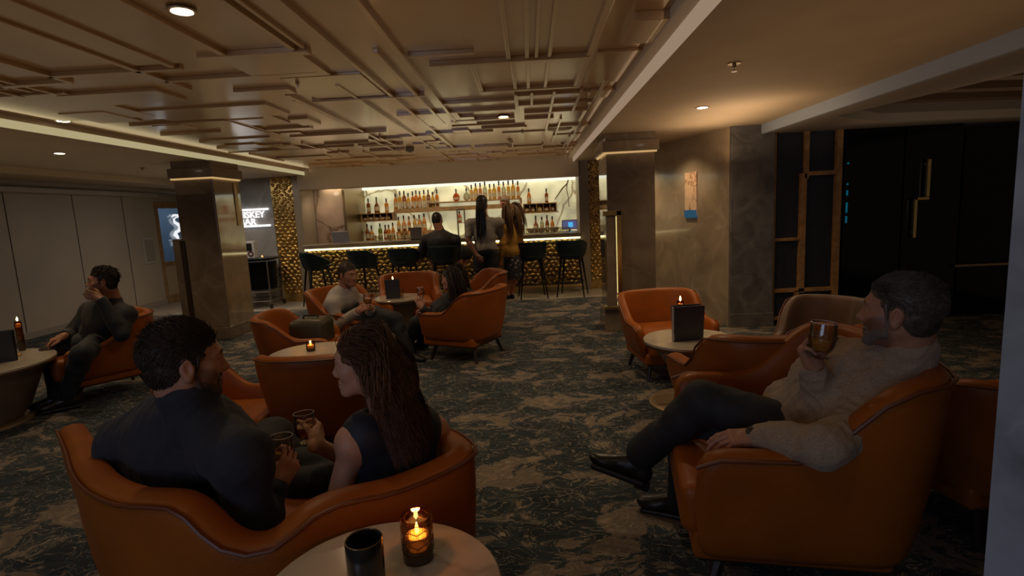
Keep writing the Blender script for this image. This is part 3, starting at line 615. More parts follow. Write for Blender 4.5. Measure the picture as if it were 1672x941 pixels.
# ---- sign on the marble wall: two bars and THIRSTY / BAR style capitals, backlit white
sg=thing('wall_sign','glowing white two-line capital letter sign between two bars on the grey marble wall','sign',(-5.28,10.07,1.62))
M_sign=emis('sign_white',(1.,.97,.95),1.15)
for z,x0,x1 in[(.160,-.44,.42),(-.145,-.44,.43)]: MB().bb(x0,x1,-.02,.0,z-.020,z+.020,.014).obj('sign_bar',M_sign,sg)
def text(s,name,size,loc,parent,m,rot=(PI/2,0,0),ext=.008,al='LEFT',sx=1):
    cu=bpy.data.curves.new(name,'FONT'); cu.body=s; cu.size=size; cu.extrude=ext; cu.offset=.004; cu.align_x=al; cu.resolution_u=3
    o=bpy.data.objects.new(name,cu); COL.objects.link(o); dg=bpy.context.evaluated_depsgraph_get(); me=bpy.data.meshes.new_from_object(o.evaluated_get(dg)); bpy.data.objects.remove(o); bpy.data.curves.remove(cu)
    o=add(name,me,m,parent); o.location=loc; o.rotation_euler=rot; o.scale=(sx,1,1); me.materials.clear(); me.materials.append(m); return o
text('WHISKEY','lettering',.165,(-.01,-.012,.012),sg,M_sign,al='CENTER',sx=.98); text('BAR','lettering',.165,(0,-.012,-.118),sg,M_sign,al='CENTER',sx=1.05)
# door glass sign: a white glass-like swirl and small lettering
ds=thing('door_sign','white curled emblem with small lettering on the glass door by the left wall','sign',(-7.40,11.13,1.2))
pts=[(.10,.68),(.02,.74),(-.09,.73),(-.14,.68),(-.04,.66),(.05,.6),(.02,.5),(-.09,.42),(-.13,.32),(-.08,.22),(.03,.16),(.05,.08),(.0,0),(-.02,-.06)]
MB().tube([(0.02,-a,b*.62+.12) for a,b in pts],[.012,.022,.026,.012,.012,.018,.03,.036,.034,.034,.034,.04,.034,.02],8).obj('emblem',emis('door_sign_white',(.95,.97,1.),.9),ds)
MB().bb(.01,.03,-.16,.18,.055,.075).obj('emblem_foot',MATS['door_sign_white'],ds)
text('KILD','lettering',.12,(.02,-.12,-.05),ds,MATS['door_sign_white'],rot=(PI/2,0,PI/2),ext=.004)
# small picture frame on the left wall
pf=thing('picture_frame','small framed panel on the left wall beside the glass door','picture',(-7.395,10.26,1.10))
MB().box((0,0,0),(.03,.32,.50),bev=.006).obj('frame',mat('frame_grey',(.62,.58,.52),.5),pf); MB().box((.016,0,0),(.006,.25,.43)).obj('panel',mat('frame_panel',(.42,.36,.30),.5),pf)
# ---- black trolley below the sign
tr=thing('service_trolley','black glossy service trolley on castors under the glowing sign','trolley',(-4.98,9.62,0))
MB().lathe([(.34,.86),(.37,.87),(.37,.90),(.35,.91)],n=32).obj('top',M_blackgloss,tr)
b=MB(); n=20; V=[];F=[]
for z,r in((.34,.33),(.84,.35)):
    for j in range(n): a=2*PI*j/n; V.append((r*math.cos(a),r*.8*math.sin(a),z))
for j in range(n): F.append((j,(j+1)%n,n+(j+1)%n,n+j))
F+= [tuple(range(n-1,-1,-1)),tuple(range(n,2*n))]; b.raw(V,F,True); b.obj('body',M_blackgloss,tr)
w=MB()
for z in(.14,.31): w.tube([(-.32,-.26,z),(.32,-.26,z),(.32,.26,z),(-.32,.26,z)],.012,6,closed=True)
for sx in(-.32,.32):
    for sy in(-.26,.26): w.tube([(sx,sy,.10),(sx,sy,.86)],.012,6)
w.obj('frame',M_steel,tr)
for sx in(-.32,.32):
    for sy in(-.26,.26): MB().lathe([(.02,-.012),(.045,-.012),(.045,.012),(.02,.012)],(sx,sy,.046),14,R=np.array([[0,0,1],[0,1,0],[1,0,0]])).obj('castor',M_black,tr)
bx=thing('display_card','white box with a dark printed picture standing on the trolley','box',(-5.03,9.50,.91)); 
MB().box((0,0,.15),(.26,.12,.30),bev=.004).obj('box',mat('box_white',(.55,.53,.50),.5),bx); MB().box((-.01,-.062,.20),(.20,.004,.13)).obj('printed_picture',M_black,bx); MB().lathe([(.03,-.002),(.05,-.002),(.05,.002),(.03,.002)],(.06,-.062,.08),16,R=np.array([[1,0,0],[0,0,1],[0,-1,0]]),capb=False,capt=False).obj('printed_ring',mat('oxblood',(.10,.02,.02),.5),bx)
bl=MB().lathe([(.03,0),(.032,.006),(.02,.03),(.008,.045),(.012,.052),(.001,.06)],n=18).obj('bell',M_brass); bl.location=(-4.80,9.50,.91); tag(bl,'small brass bell on the right of the black trolley','bell')
# ================================================================== LOUNGE FURNITURE
M_leather=mat('cognac_leather',(.33,.087,.009),.42,noise=(3.5,.16),bump=(130,.12),spec=.28)
M_leather_dk=mat('chestnut_leather',(.20,.062,.02),.42,noise=(3.5,.18),bump=(130,.12),spec=.45)
M_piping=mat('leather_piping',(.16,.045,.014),.45)
def shell_mesh(path,thick,zb,flare=0.,ins=.05,round_=.025):
    """upholstered wall following a plan path [(x,y,height)]; outer face on the right-hand side of travel... returns MB and rim line"""
    n=len(path); V=[];F=[];rim=[]
    for i in range(n):
        x,y,h=path[i]; a=path[max(i-1,0)]; b=path[min(i+1,n-1)]; t=nrm([b[0]-a[0],b[1]-a[1],0]); o=np.array([t[1],-t[0],0])   # outward
        p=np.array([x,y,0.]); fl=flare*(h-zb)
        sec=[(-ins,zb),(-ins*.25,zb+.10),(fl*.6,zb+(h-zb)*.6),(fl,h-.035),(fl-.006,h-.012),(fl-.03,h),(fl-thick*.6,h+.004),(fl-thick+.012,h-.008),(fl-thick,h-.04),(fl*.3-thick,zb+(h-zb)*.45),(-thick-ins*.2,zb+.02)]
        V+=[p+o*q+np.array([0,0,z]) for q,z in sec]; rim.append(p+o*(fl+.001)+np.array([0,0,h-.018]))
    K=11
    for i in range(n-1):
        for k in range(K): F.append((i*K+k,i*K+(k+1)%K,(i+1)*K+(k+1)%K,(i+1)*K+k))
    F.append(tuple(range(K-1,-1,-1))); F.append(tuple((n-1)*K+k for k in range(K)))
    m=MB(); m.raw(V,F,True); return m,rim
def tub_path(w,d,h_arm,h_back,n=26,front=None):
    """U-shaped plan: front-right arm -> round the back -> front-left arm; chair faces +Y"""
    pts=[]; r=.20; hw=w/2; y0=-d/2; y1=d/2
    raw=[(hw,y1-.02),(hw,y1*.5),(hw,0),(hw*.98,y0+r*1.4)]
    for a in np.linspace(0,PI/2,6): raw.append((hw-r+r*math.cos(a),y0+r-r*math.sin(a)))
    raw+= [(hw*.4,y0-.01),(0,y0-.015)]
    left=[(-x,y) for x,y in raw[:-1]][::-1]; raw=raw+left
    L=[0]
    for a,b in zip(raw,raw[1:]): L.append(L[-1]+math.hypot(b[0]-a[0],b[1]-a[1]))
    for s in np.linspace(0,L[-1],n):
        x=float(np.interp(s,L,[q[0] for q in raw])); y=float(np.interp(s,L,[q[1] for q in raw]))
        t=(y1-y)/(y1-y0); e=min(1,max(0,(t-.42)/.42)); e=e*e*(3-2*e); h=h_arm+(h_back-h_arm)*e-.012*(1-t)
        if t<.10: h-=.05*(1-t/.10)**2
        pts.append((x,y,h))
    return pts[::-1]
def splay_legs(t,xs,ys,h,m,r=(.024,.014)):
    for sx in(-1,1):
        for sy in(-1,1): MB().tube([(sx*xs,sy*ys,h),(sx*(xs+.04),sy*(ys+.05),0)],list(r),8).obj('leg',m,t)
def make_armchair(w=.72,d=.72,ha=.535,hb=.745,lm=None):
    lm=lm or M_leather; t=thing('armchair','','armchair')
    m,rim=shell_mesh(tub_path(w,d,ha,hb),.085,.20,.10); o=m.obj('shell',lm,t); subsurf(o,1)
    MB().tube(rim,.006,6).obj('piping',M_piping,t)
    q=SDF().box((0,.06,.335),(w/2-.12,d/2-.06,.055),r=.04,k=.02).mesh('c',.016); add('seat_cushion',q,lm,t)
    q=SDF().box((0,.04,.215),(w/2-.075,d/2-.07,.035),r=.02,k=.02).mesh('c',.016); add('seat_base',q,lm,t)
    MB().box((0,.03,.165),(w-.16,d-.12,.025),bev=.008).obj('base_frame',M_darkwood,t)
    splay_legs(t,w/2-.13,d/2-.13,.16,M_darkwood); return t
ch0=make_armchair()
def chair(loc,rz,label,sc=1.):
    c=ch0 if not chair.used else dup(ch0); chair.used=True; c.location=(loc[0],loc[1],0); c.rotation_euler=(0,0,rz); c.scale=(sc,sc,sc); tag(c,label,'armchair','tan leather tub armchairs'); return c
chair.used=False
def face(dx,dy): return math.atan2(-dx,dy)        # rotation that turns +Y to (dx,dy)
chair((1.185,4.80),face(.12,-1),'tan leather armchair facing us beside the right stone pillar, empty',.95)
chair((1.30,3.06),face(-.12,1),'empty tan leather armchair seen from behind, in front of the round table with the menu',1.12)
chair((-4.05,4.79),face(-.62,-.78),'tan leather armchair under the man in black drinking by the left wall',1.0)
chair((-2.08,5.98),face(.85,-.45),'tan leather armchair under the man in the white shirt')
chair((-1.62,7.05),face(.25,-1),'tan leather armchair behind the far table, mostly hidden by the man in the white shirt')
chair((-.72,5.62),face(-.86,.42),'tan leather armchair under the dark-haired woman at the far table',1.0)
chair((-.76,7.08),face(-.9,-.3),'tan leather armchair behind the seated dark-haired woman, only its back rim showing')
chair((-2.17,4.85),face(.97,.20),'tan leather armchair holding a dark bag, behind the small table with the lit candle',.92)
chair((-1.30,3.33),face(-.12,1),'tan leather armchair seen from behind, close in front of the small candle table')
chair((-1.97,3.22),face(1,.05),'tan leather armchair almost hidden behind the head of the man in the navy shirt',.80)
chair((2.06,2.46),face(-.12,1),'tan leather armchair at the right edge, half behind the blue-grey column',1.0)
# the grey-sweater man's armchair: larger, facing left
def big_chair():
    t=thing('armchair','large tan leather armchair under the man in the grey sweater','armchair',(.995,2.17,0),face(-.985,.17)); tag(t,t['label'],'armchair','tan leather tub armchairs')
    m,rim=shell_mesh(tub_path(.92,.81,.665,.915,30),.10,.20,.08); subsurf(m.obj('shell',M_leather,t),1)
    MB().tube(rim,.007,6).obj('piping',M_piping,t)
    add('seat_cushion',SDF().box((0,.06,.36),(.31,.32,.06),r=.04,k=.02).mesh('c',.016),M_leather,t)
    add('seat_base',SDF().box((0,.04,.23),(.34,.32,.04),r=.02,k=.02).mesh('c',.016),M_leather,t)
    MB().box((0,.02,.165),(.66,.68,.03),bev=.008).obj('base_frame',M_darkwood,t); splay_legs(t,.28,.27,.16,M_darkwood,(.03,.018)); return t
big_chair()
# velvet swivel chair behind the man on the right
sv=thing('swivel_chair','brown velvet barrel chair by the panelled screen, turned to the left','armchair',(2.02,3.78,0),face(-.72,-.55))
m,rim=shell_mesh(tub_path(.58,.54,.50,.775,28),.08,.20,.12); subsurf(m.obj('shell',mat('brown_velvet',(.105,.042,.014),.55,noise=(6,.3),sheen=.5),sv),1)
MB().tube(rim,.006,6).obj('piping',M_piping,sv)
add('seat_cushion',SDF().ell((0,.08,.37),(.25,.27,.07),k=.02).mesh('c',.014),MATS['brown_velvet'],sv)
MB().lathe([(.26,0),(.26,.015),(.05,.03),(.04,.24)],n=28).obj('pedestal',M_darkwood,sv)
# ---- the two-seat sofa with the couple, seen from behind
sof_pts=[(96,700,2.30,.70),(112,735,1.95,.74),(124,768,1.64,.795),(149,798,1.50,.785),(198,819,1.42,.79),(252,822,1.38,.795),(290,827,1.36,.795),(314,847,1.345,.775),(340,874,1.335,.745),(370,894,1.325,.72),(404,901,1.33,.712),(443,893,1.34,.72),(475,870,1.36,.735),(505,843,1.40,.745),(560,818,1.46,.74),(645,800,1.55,.725),(734,763,1.66,.73),(771,738,1.72,.745),(766,722,1.82,.745),(745,706,1.97,.73),(715,694,2.14,.70)]
sp=[]
for px,py,y,z in sof_pts: q=P(px,py,y=y); sp.append((q[0],q[1],q[2]))
# resample smoothly
A=np.array(sp); 
def resample(A,n):
    s=np.r_[0,np.cumsum(np.linalg.norm(np.diff(A,axis=0),axis=1))]; out=[]
    for u in np.linspace(0,s[-1],n):
        i=min(max(np.searchsorted(s,u)-1,0),len(A)-2); t=(u-s[i])/(s[i+1]-s[i]); p0=A[max(i-1,0)];p1=A[i];p2=A[i+1];p3=A[min(i+2,len(A)-1)]
        out.append(.5*((2*p1)+(-p0+p2)*t+(2*p0-5*p1+4*p2-p3)*t*t+(-p0+3*p1-3*p2+p3)*t**3))
    return np.array(out)
A=resample(A,46)
so=(-.65,1.85,0)
sofa=thing('sofa','curved two-seat tan leather sofa seen from behind, carrying the couple','sofa',so)
m,rim=shell_mesh([(a[0]-so[0],a[1]-so[1],a[2]+.012) for a in A],.11,.18,.02,ins=.06); subsurf(m.obj('shell',M_leather,sofa),1)
MB().tube(rim,.0065,6).obj('piping',M_piping,sofa)
add('seat_cushion',SDF().box((-.30,.10,.33),(.22,.30,.06),r=.05,k=.02).box((.11,.12,.33),(.18,.26,.06),r=.05,k=.01).mesh('c',.018),M_leather,sofa)
MB().box((-.10,.04,.20),(.78,.50,.10),bev=.03).obj('base_frame',M_darkwood,sofa)
for sx,sy in((-.5,-.12),(.22,-.06),(-.45,.30),(.22,.30)): MB().tube([(sx,sy,.18),(sx*1.08,sy,0)],[.03,.02],8).obj('leg',M_darkwood,sofa)
# ---- round marble tables
M_top=marble('cream_marble',(.62,.54,.42),(.50,.42,.32),1.6,.16,coat=.5,vein_w=.02,mott=.18)
M_tblrim=mat('table_edge_bronze',(.20,.13,.07),.35,.7); M_tcone=mat('table_pedestal',(.22,.165,.115),.4,.25,noise=(4,.15)); M_tbase=mat('pale_brass_base',(.62,.47,.28),.35,.7)
def table(x,y,h,r,label,conical=False,rb=None):
    t=thing('side_table',label,'table',(x,y,0)); rb=rb or r*.78
    MB().lathe([(r-.004,h-.022),(r,h-.018),(r,h-.004),(r-.004,h)],n=64).obj('table_top',M_top,t)
    MB().lathe([(r-.02,h-.042),(r-.006,h-.040),(r-.006,h-.022)],n=64).obj('edge_band',M_tblrim,t)
    p=[(r*.50,.02),(r*.62,.10),(r*.86,h-.06),(r*.93,h-.04)] if conical else [(.10,.02),(.095,.10),(.11,h*.38),(.17,h*.62),(r*.80,h-.06),(r*.92,h-.042)]
    MB().lathe(p,n=48).obj('pedestal',M_tcone,t)
    MB().lathe([(rb,0),(rb,.012),(rb-.006,.018),(.09,.022)],n=48).obj('base_plate',M_tbase,t); return t
table(1.16,3.98,.50,.335,'round marble side table with the upright menu beside the right armchairs',rb=.30)
table(-1.71,4.02,.50,.335,'round marble side table with one lit candle, behind the woman with the glass')
table(-4.52,4.02,.50,.56,'wide conical table cut off by the left edge of the picture',True,rb=.36)
table(-1.62,6.42,.545,.30,'round marble side table between the man in the white shirt and the seated woman')
table(-.395,1.165,.62,.292,'nearest round marble table, with the black cup and the lit glass candle holder')
# ---- menus
M_menu=mat('charcoal_menu',(.035,.034,.036),.5,noise=(40,.15))
def menu(x,y,z,w,h,rz,label):
    t=thing('menu_stand',label,'menu',(x,y,z),rz); R=np.array(Matrix.Rotation(.10,3,'X'))
    MB().box((0,-.012,h/2),(w,.007,h),bev=.002,R=R@np.eye(3)).obj('front_cover',M_menu,t); MB().box((0,.035,h/2),(w,.007,h),bev=.002,R=R.T).obj('back_cover',M_menu,t); MB().box((-w/2+.002,.012,h/2+.0),(.004,.04,h*.96)).obj('pages',mat('menu_page',(.35,.32,.28),.7),t); return t
q=P(1124,557,z=.5); menu(q[0],q[1],.50,.225,.265,.12,'open charcoal menu standing on the right marble table')
q=P(642,488,z=.545); menu(q[0],q[1],.545,.165,.23,.1,'charcoal menu standing on the table between the white-shirted man and the woman')
q=P(2,592,z=.5); menu(q[0],q[1],.50,.20,.25,.5,'charcoal menu standing on the wide conical table at the left edge')
# ---- candles, glasses, cup
M_tglass=glassm('tumbler_glass',(.97,.96,.93)); M_flame=emis('candle_flame',(1.,.60,.20),28.); M_wax=mat('wax',(.85,.70,.45),.5,emit=((1.,.45,.12),.2)); M_amb_glass=glassm('smoked_amber_glass',(.75,.50,.26)); M_whisky=mat('whisky',(.80,.36,.05),.08,coat=.5)
def wk():
    nt=M_whisky.node_tree; b=nt.nodes['Principled BSDF']; t=nt.nodes.new('ShaderNodeBsdfTransparent'); t.inputs[0].default_value=(1,.60,.16,1); mx=nt.nodes.new('ShaderNodeMixShader'); mx.inputs[0].default_value=.45; nt.links.new(b.outputs[0],mx.inputs[1]); nt.links.new(t.outputs[0],mx.inputs[2]); nt.links.new(mx.outputs[0],nt.nodes['Material Output'].inputs[0])
wk()
LIGHTS=[]
def lamp(kind,loc,energy,col=(1,.75,.45),size=.05,rot=None,name='lamp',**k):
    l=bpy.data.lights.new(name,kind); l.energy=energy; l.color=col
    if kind in('POINT','SPOT'): l.shadow_soft_size=size
    if kind=='AREA': l.shape='RECTANGLE'; l.size=size; l.size_y=k.get('sy',size)
    if kind=='SPOT': l.spot_size=k.get('cone',1.6); l.spot_blend=k.get('blend',.6)
    o=bpy.data.objects.new(name,l); COL.objects.link(o); o.location=tuple(map(float,loc))
    if rot is not None: o.rotation_euler=rot
    return o
def flame(t,z,s=1.): MB().lathe([(.001,0),(.0045*s,.006*s),(.005*s,.011*s),(.003*s,.020*s),(.0005,.028*s)],(0,0,z),10).obj('flame',M_flame,t)
def candle(x,y,z,label,r=.038,h=.085,e=.35,s=1.):
    t=thing('candle_holder',label,'candle',(x,y,z))
    MB().lathe([(r*.92,0),(r,.006),(r,h),(r*.93,h),(r*.90,.016),(.001,.014)],n=24,capt=False).obj('glass_cup',M_amb_glass,t)
    MB().lathe([(r*.94,.001),(r*1.01,.007),(r*1.01,h*.33)],n=24,capb=False,capt=False).obj('base_ring',mat('smoked_band',(.05,.028,.012),.2),t)
    zf=.0 if h<.15 else h-.066
    MB().lathe([(r*.7,.016+zf),(r*.72,.02+zf),(r*.72,.045+zf),(r*.62,.047+zf),(.001,.044+zf)],n=20,capt=False).obj('tealight',M_wax,t); flame(t,(.047 if h<.15 else h+.004),s)
    l=lamp('POINT',(x,y,z+(.075 if h<.15 else h+.035)),e,(1,.55,.2),.012,name='candle_glow'); return t
q=P(508,573,z=.5); candle(q[0],q[1],.5,'lit candle in a short glass on the small marble table behind the woman',.034,.075,.5,1.2)
q=P(1120,548,z=.5); q=P(1118,545,z=.5); candle(q[0],q[1]+.12,.5,'lit candle behind the open menu on the right marble table',.028,.235,.5,1.4)
q=P(640,485,z=.545); candle(q[0],q[1]+.10,.545,'lit candle behind the menu on the far table',.025,.20,.4,1.3)
q=P(14,580,z=.5); candle(q[0]-.03,q[1]+.16,.5,'lit candle behind the menu at the left edge',.026,.26,.4,1.4)
q=P(27,582,z=.5); bz=MB().lathe([(.03,0),(.034,.003),(.034,.018),(.02,.022),(.001,.02)],n=20,capt=False).obj('ashtray',M_brass); bz.location=(q[0],q[1],.5); tag(bz,'small brass dish on the wide conical table at the left edge','dish')
# near candle holder with faceted pattern
cx,cy=-.325,1.285
t=thing('candle_holder','lit amber glass candle holder with honeycomb facets on the nearest table','candle',(cx,cy,.62)); r=.040; h=.118
b=MB(); n=36; m_=22; V=[];F=[]
for i in range(m_+1):
    z=h*i/m_
    for j in range(n):
        a=2*PI*j/n; rr=r*(.97+.03*i/m_)
        if 3<i<18: rr-=.0035*max(0,math.cos(a*7+(PI if int((i-3)/3.5)%2 else 0)))*math.sin(((i-3)%3.5)/3.5*PI)
        V.append((rr*math.cos(a),rr*math.sin(a),z))
for i in range(m_):
    for j in range(n): F.append((i*n+j,i*n+(j+1)%n,(i+1)*n+(j+1)%n,(i+1)*n+j))
b.raw(V,F,True); b.lathe([(r,h),(r*.92,h),(r*.88,.03)],n=36,capb=False,capt=False); b.obj('glass_cup',M_amb_glass,t)
MB().lathe([(.036,0),(.0405,.004),(.041,.026),(.034,.03),(.001,.03)],n=36,capt=False).obj('base_ring',MATS['smoked_band'],t)
# raised dark lines of the honeycomb
b=MB()
for k in range(7):
    for lv in range(4):
        a0=2*PI*(k+(lv%2)*.5)/7; zc=.042+lv*.0185; pts=[]
        for s in range(6):
            th=PI/6+s*PI/3; aa=a0+.47*math.cos(th)*.98; pts.append((.0412*math.cos(aa),.0412*math.sin(aa),zc+.0125*math.sin(th)))
        b.tube(pts,.0011,4,closed=True)
b.obj('honeycomb_relief',mat('dark_relief',(.10,.05,.02),.2),t)
MB().lathe([(.027,.03),(.029,.034),(.029,.066),(.025,.067),(.001,.064)],n=24,capt=False).obj('tealight',M_wax,t); flame(t,.067,1.15); lamp('POINT',(cx,cy,.62+.10),.5,(1,.55,.2),.012,name='candle_glow')
q=(-.425,1.17); t=thing('cup','black glossy cylindrical cup on the nearest table, left of the lit candle holder','cup',(q[0],q[1],.62))
MB().lathe([(.040,0),(.0435,.004),(.0445,.128),(.0435,.131),(.0405,.128),(.039,.02),(.001,.018)],n=40,capt=False).obj('body',mat('smoked_black_glass',(.016,.014,.013),.12,coat=.6),t)
MB().tube([(.0425*math.cos(a),.0425*math.sin(a),.130) for a in np.linspace(0,2*PI,37)[:-1]],.0016,6,closed=True).obj('rim',mat('rim_bronze',(.25,.15,.08),.2,.6),t)
def whisky_glass(c,up,label,s=1.,fill=.45,name='whisky_glass'):
    """rounded tumbler on a small foot; c = centre of the bowl, up = axis"""
    up=nrm(up); a=nrm(np.cross([.3,1,.1],up)); R=np.array([a,np.cross(up,a),up]).T; base=np.array(c)-up*.055*s
    t=thing(name,label,'glass',base); t.rotation_euler=Matrix(R.tolist()).to_euler()
    pr=[(.026,0),(.027,.004),(.020,.012),(.030,.022),(.0385,.040),(.0405,.060),(.039,.088),(.0365,.112)]
    MB().lathe([(x*s,z*s) for x,z in pr]+[((x-.0018)*s,z*s) for x,z in pr[::-1][:5]]+[(.001,.024*s)],n=36,capt=False).obj('bowl',M_tglass,t)
    MB().tube([(.0362*s*math.cos(q),.0362*s*math.sin(q),.1125*s) for q in np.linspace(0,2*PI,37)[:-1]],.0011*s,5,closed=True).obj('rim',mat('glass_edge',(.75,.72,.66),.15,spec=.8),t)
    zl=(.028+.085*fill)*s; L=[(.001,.0255*s),(.024*s,.026*s),(.0355*s,.042*s)]+([(.0378*s,min(zl,.060*s)),(.0372*s,zl)] if zl>.05*s else [(.036*s,zl)])+[(.001,zl)]
    MB().lathe(L,n=32,capb=False,capt=False).obj('whisky',M_whisky,t); return t
# a dark bag on the armchair behind the candle table
bg=thing('bag','dark olive leather bag lying in the armchair behind the candle table','bag',(-2.08,4.90,.395))
add('bag_body',SDF().box((0,0,.09),(.12,.09,.07),r=.05,k=.02).mesh('bag',.01,noise=[(.004,25,2)]),mat('olive_leather',(.055,.045,.018),.45),bg); MB().tube([(-.08,0,.20),(-.06,0,.24),(.06,0,.24),(.08,0,.20)],.009,6).obj('handle',M_black,bg)
# glasses on the far table
for (px,py,l) in((655,486,'short glass right of the menu on the far table'),(610,486,'short glass left of the menu on the far table')):
    q=P(px,py,z=.545); t=thing('tumbler',l,'glass',(q[0],q[1],.545)); MB().lathe([(.028,0),(.03,.004),(.032,.11),(.030,.11),(.027,.012),(.001,.01)],n=20,capt=False).obj('bowl',M_tglass,t); MB().lathe([(.001,.012),(.026,.012),(.028,.05),(.001,.05)],n=20,capb=False,capt=False).obj('whisky',M_whisky,t)
# ---- fittings in the ceilings
def downlight(px,py,z,label,r=.045,e=24,cone=2.3,col=(1.,.74,.46)):
    q=P(px,py,z=z); t=thing('downlight',label,'ceiling light',(q[0],q[1],z)); 
    MB().lathe([(r*1.35,-.006),(r*1.35,0)],n=24).obj('trim_ring',mat('downlight_trim',(.40,.28,.16),.4,.4),t); MB().lathe([(r,-.0075),(r,-.005)],n=24).obj('lens',emis('downlight_lens',(1.,.86,.66),9.),t)
    lamp('SPOT',(q[0],q[1],z-.03),e,col,.04,(0,0,0),'downward_beam',cone=cone,blend=.7)
DL=[(297,17,2.452,'downlight nearest the top left of the bronze ceiling',.045,12),(512,147,2.455,'downlight in the bronze ceiling beside the left sprinkler'),(103,197,2.452,'downlight in the bronze ceiling near its left light strip'),(979,114,2.452,'downlight in the bronze ceiling near its right light strip'),(822,190,2.452,'downlight in the middle of the bronze ceiling'),(97,250,2.35,'downlight in the flat left ceiling'),(1147,175,2.35,'downlight in the flat right ceiling')]
for d in DL: downlight(*d)
def sprinkler(px,py,z,label):
    q=P(px,py,z=z); t=thing('sprinkler',label,'sprinkler',(q[0],q[1],z)); MB().lathe([(.04,-.006),(.04,0)],n=20).obj('plate',M_brassdark,t); MB().lathe([(.012,-.03),(.012,-.005)],n=12).obj('stem',M_brassdark,t); MB().lathe([(.018,-.052),(.004,-.05),(.004,-.03)],n=12).obj('head',M_steel,t)
for a in[(485,130,2.455,'sprinkler in the bronze ceiling, nearest on the left'),(1199,103,2.35,'sprinkler in the flat right ceiling'),(232,274,2.35,'sprinkler in the flat left ceiling'),(832,228,2.455,'sprinkler in the far middle of the bronze ceiling')]: sprinkler(*a)
q=P(912,209,z=2.455); s=MB().lathe([(.15,-.012),(.16,-.008),(.16,0)],n=40).obj('ceiling_speaker',mat('speaker_grille',(.30,.19,.09),.5,.3)); s.location=(q[0],q[1],2.452); tag(s,'flat round speaker in the bronze ceiling near the bar','speaker')
q=P(669,240,z=2.47); t=thing('smoke_detector','round smoke detector hanging under the bronze ceiling','detector',(q[0],q[1],2.455)); MB().lathe([(.05,-.05),(.06,-.03),(.06,0)],n=24).obj('housing',mat('detector_grey',(.25,.2,.16),.5),t); MB().lathe([(.02,-.06),(.035,-.05)],n=16).obj('sensor',M_black,t)
# ================================================================== PEOPLE
def skinm(name,c): return mat(name,c,.48,noise=(60,.06),attr=True,spec=.4,bump=(260,.06))
M_skin=skinm('skin_light',(.52,.27,.17)); M_skin_tan=skinm('skin_tan',(.46,.22,.13)); M_skin_dk=skinm('skin_deep',(.21,.10,.055)); M_skin_red=skinm('skin_ruddy',(.52,.20,.13))
def frame(fwd,up=(0,0,1)):
    f=nrm(fwd); r=nrm(np.cross(f,up)); u=np.cross(r,f); return np.array([r,f,u]).T      # columns: right, forward, up
def head_sdf(S,c,R,s,female=False,neck=None,nr=None):
    T=lambda p: np.array(c)+R@(np.array(p)*s)
    e=lambda p,r,k=.012,op='+',rot=None: S.ell(T(p),np.array(r)*s,R if rot is None else R@rot,k*s,op)
    k=lambda a,b,ra,rb=None,kk=.012,op='+': S.cone(T(a),T(b),ra*s,(ra if rb is None else rb)*s,kk*s,op)
    jw=.9 if female else 1.
    e((0,-.016,.033),(.075,.098,.086)); e((0,.030,-.025),(.060*jw+.003,.060,.085),.03)
    for x in(-1,1):
        k((x*.047*jw,-.004,-.055),(x*.022,.066,-.097),.024*jw,.018,.03)      # jaw
        e((x*.043,.052,-.026),(.022,.024,.022),.03)                          # cheekbone
        k((x*.010,.083,.021),(x*.043,.070,.020),.0105,.009,.02)              # brow
        e((x*.032,.090,-.001),(.017,.014,.0115),.014,'-')                    # socket
        e((x*.031,.0705,-.002),(.0125,.0125,.0125),.002)                     # eyeball
        k((x*.019,.0835,.004),(x*.043,.076,.003),.0042,.0036,.004)           # upper lid
        k((x*.020,.0815,-.010),(x*.042,.0745,-.009),.0030,.0028,.004)        # lower lid
        e((x*.0105,.093,-.041),(.0085,.010,.008),.010)                       # nostril wing
        # ear
        rot=np.array(Matrix.Rotation(-x*.35,3,'Z')@Matrix.Rotation(.18,3,'X'))
        e((x*.077,-.010,-.012),(.0085,.019,.033),.008,'+',rot); e((x*.086,-.006,-.008),(.006,.010,.018),.006,'-',rot); e((x*.076,-.004,-.040),(.007,.009,.010),.010)
        k((x*.079,.004,-.008),(x*.080,.004,-.020),.005,.004,.005)
    e((0,.074,-.099),(.022*jw,.016,.016),.02)                                # chin
    nz_=(0,.0985,-.030) if female else (0,.1035,-.031)
    k((0,.083,.014),nz_,.0075,.0085 if female else .0100,.014); e((0,nz_[1]+.0035,-.034),(.0085,.0085,.0080) if female else (.0105,.0095,.0090),.010)   # nose
    k((-.019,.084,-.0665),(.019,.084,-.0665),.0062,None,.010); k((-.016,.0845,-.0775),(.016,.0845,-.0775),.0075,None,.010)
    k((0,.092,-.066),(0,.0915,-.067),.0060,None,.008); k((-.026,.086,-.0720),(.026,.086,-.0720),.0024,None,.003,'-')
    if neck is not None:
        nr=nr or (.050 if female else .058)
        S.cone(T((0,-.022,-.055)),np.array(neck),nr*s*.96,nr*s*1.06,.03); S.cone(T((0,-.052,-.02)),np.array(neck)-R@np.array([0,.012,0]),nr*s*.8,nr*s,.03)
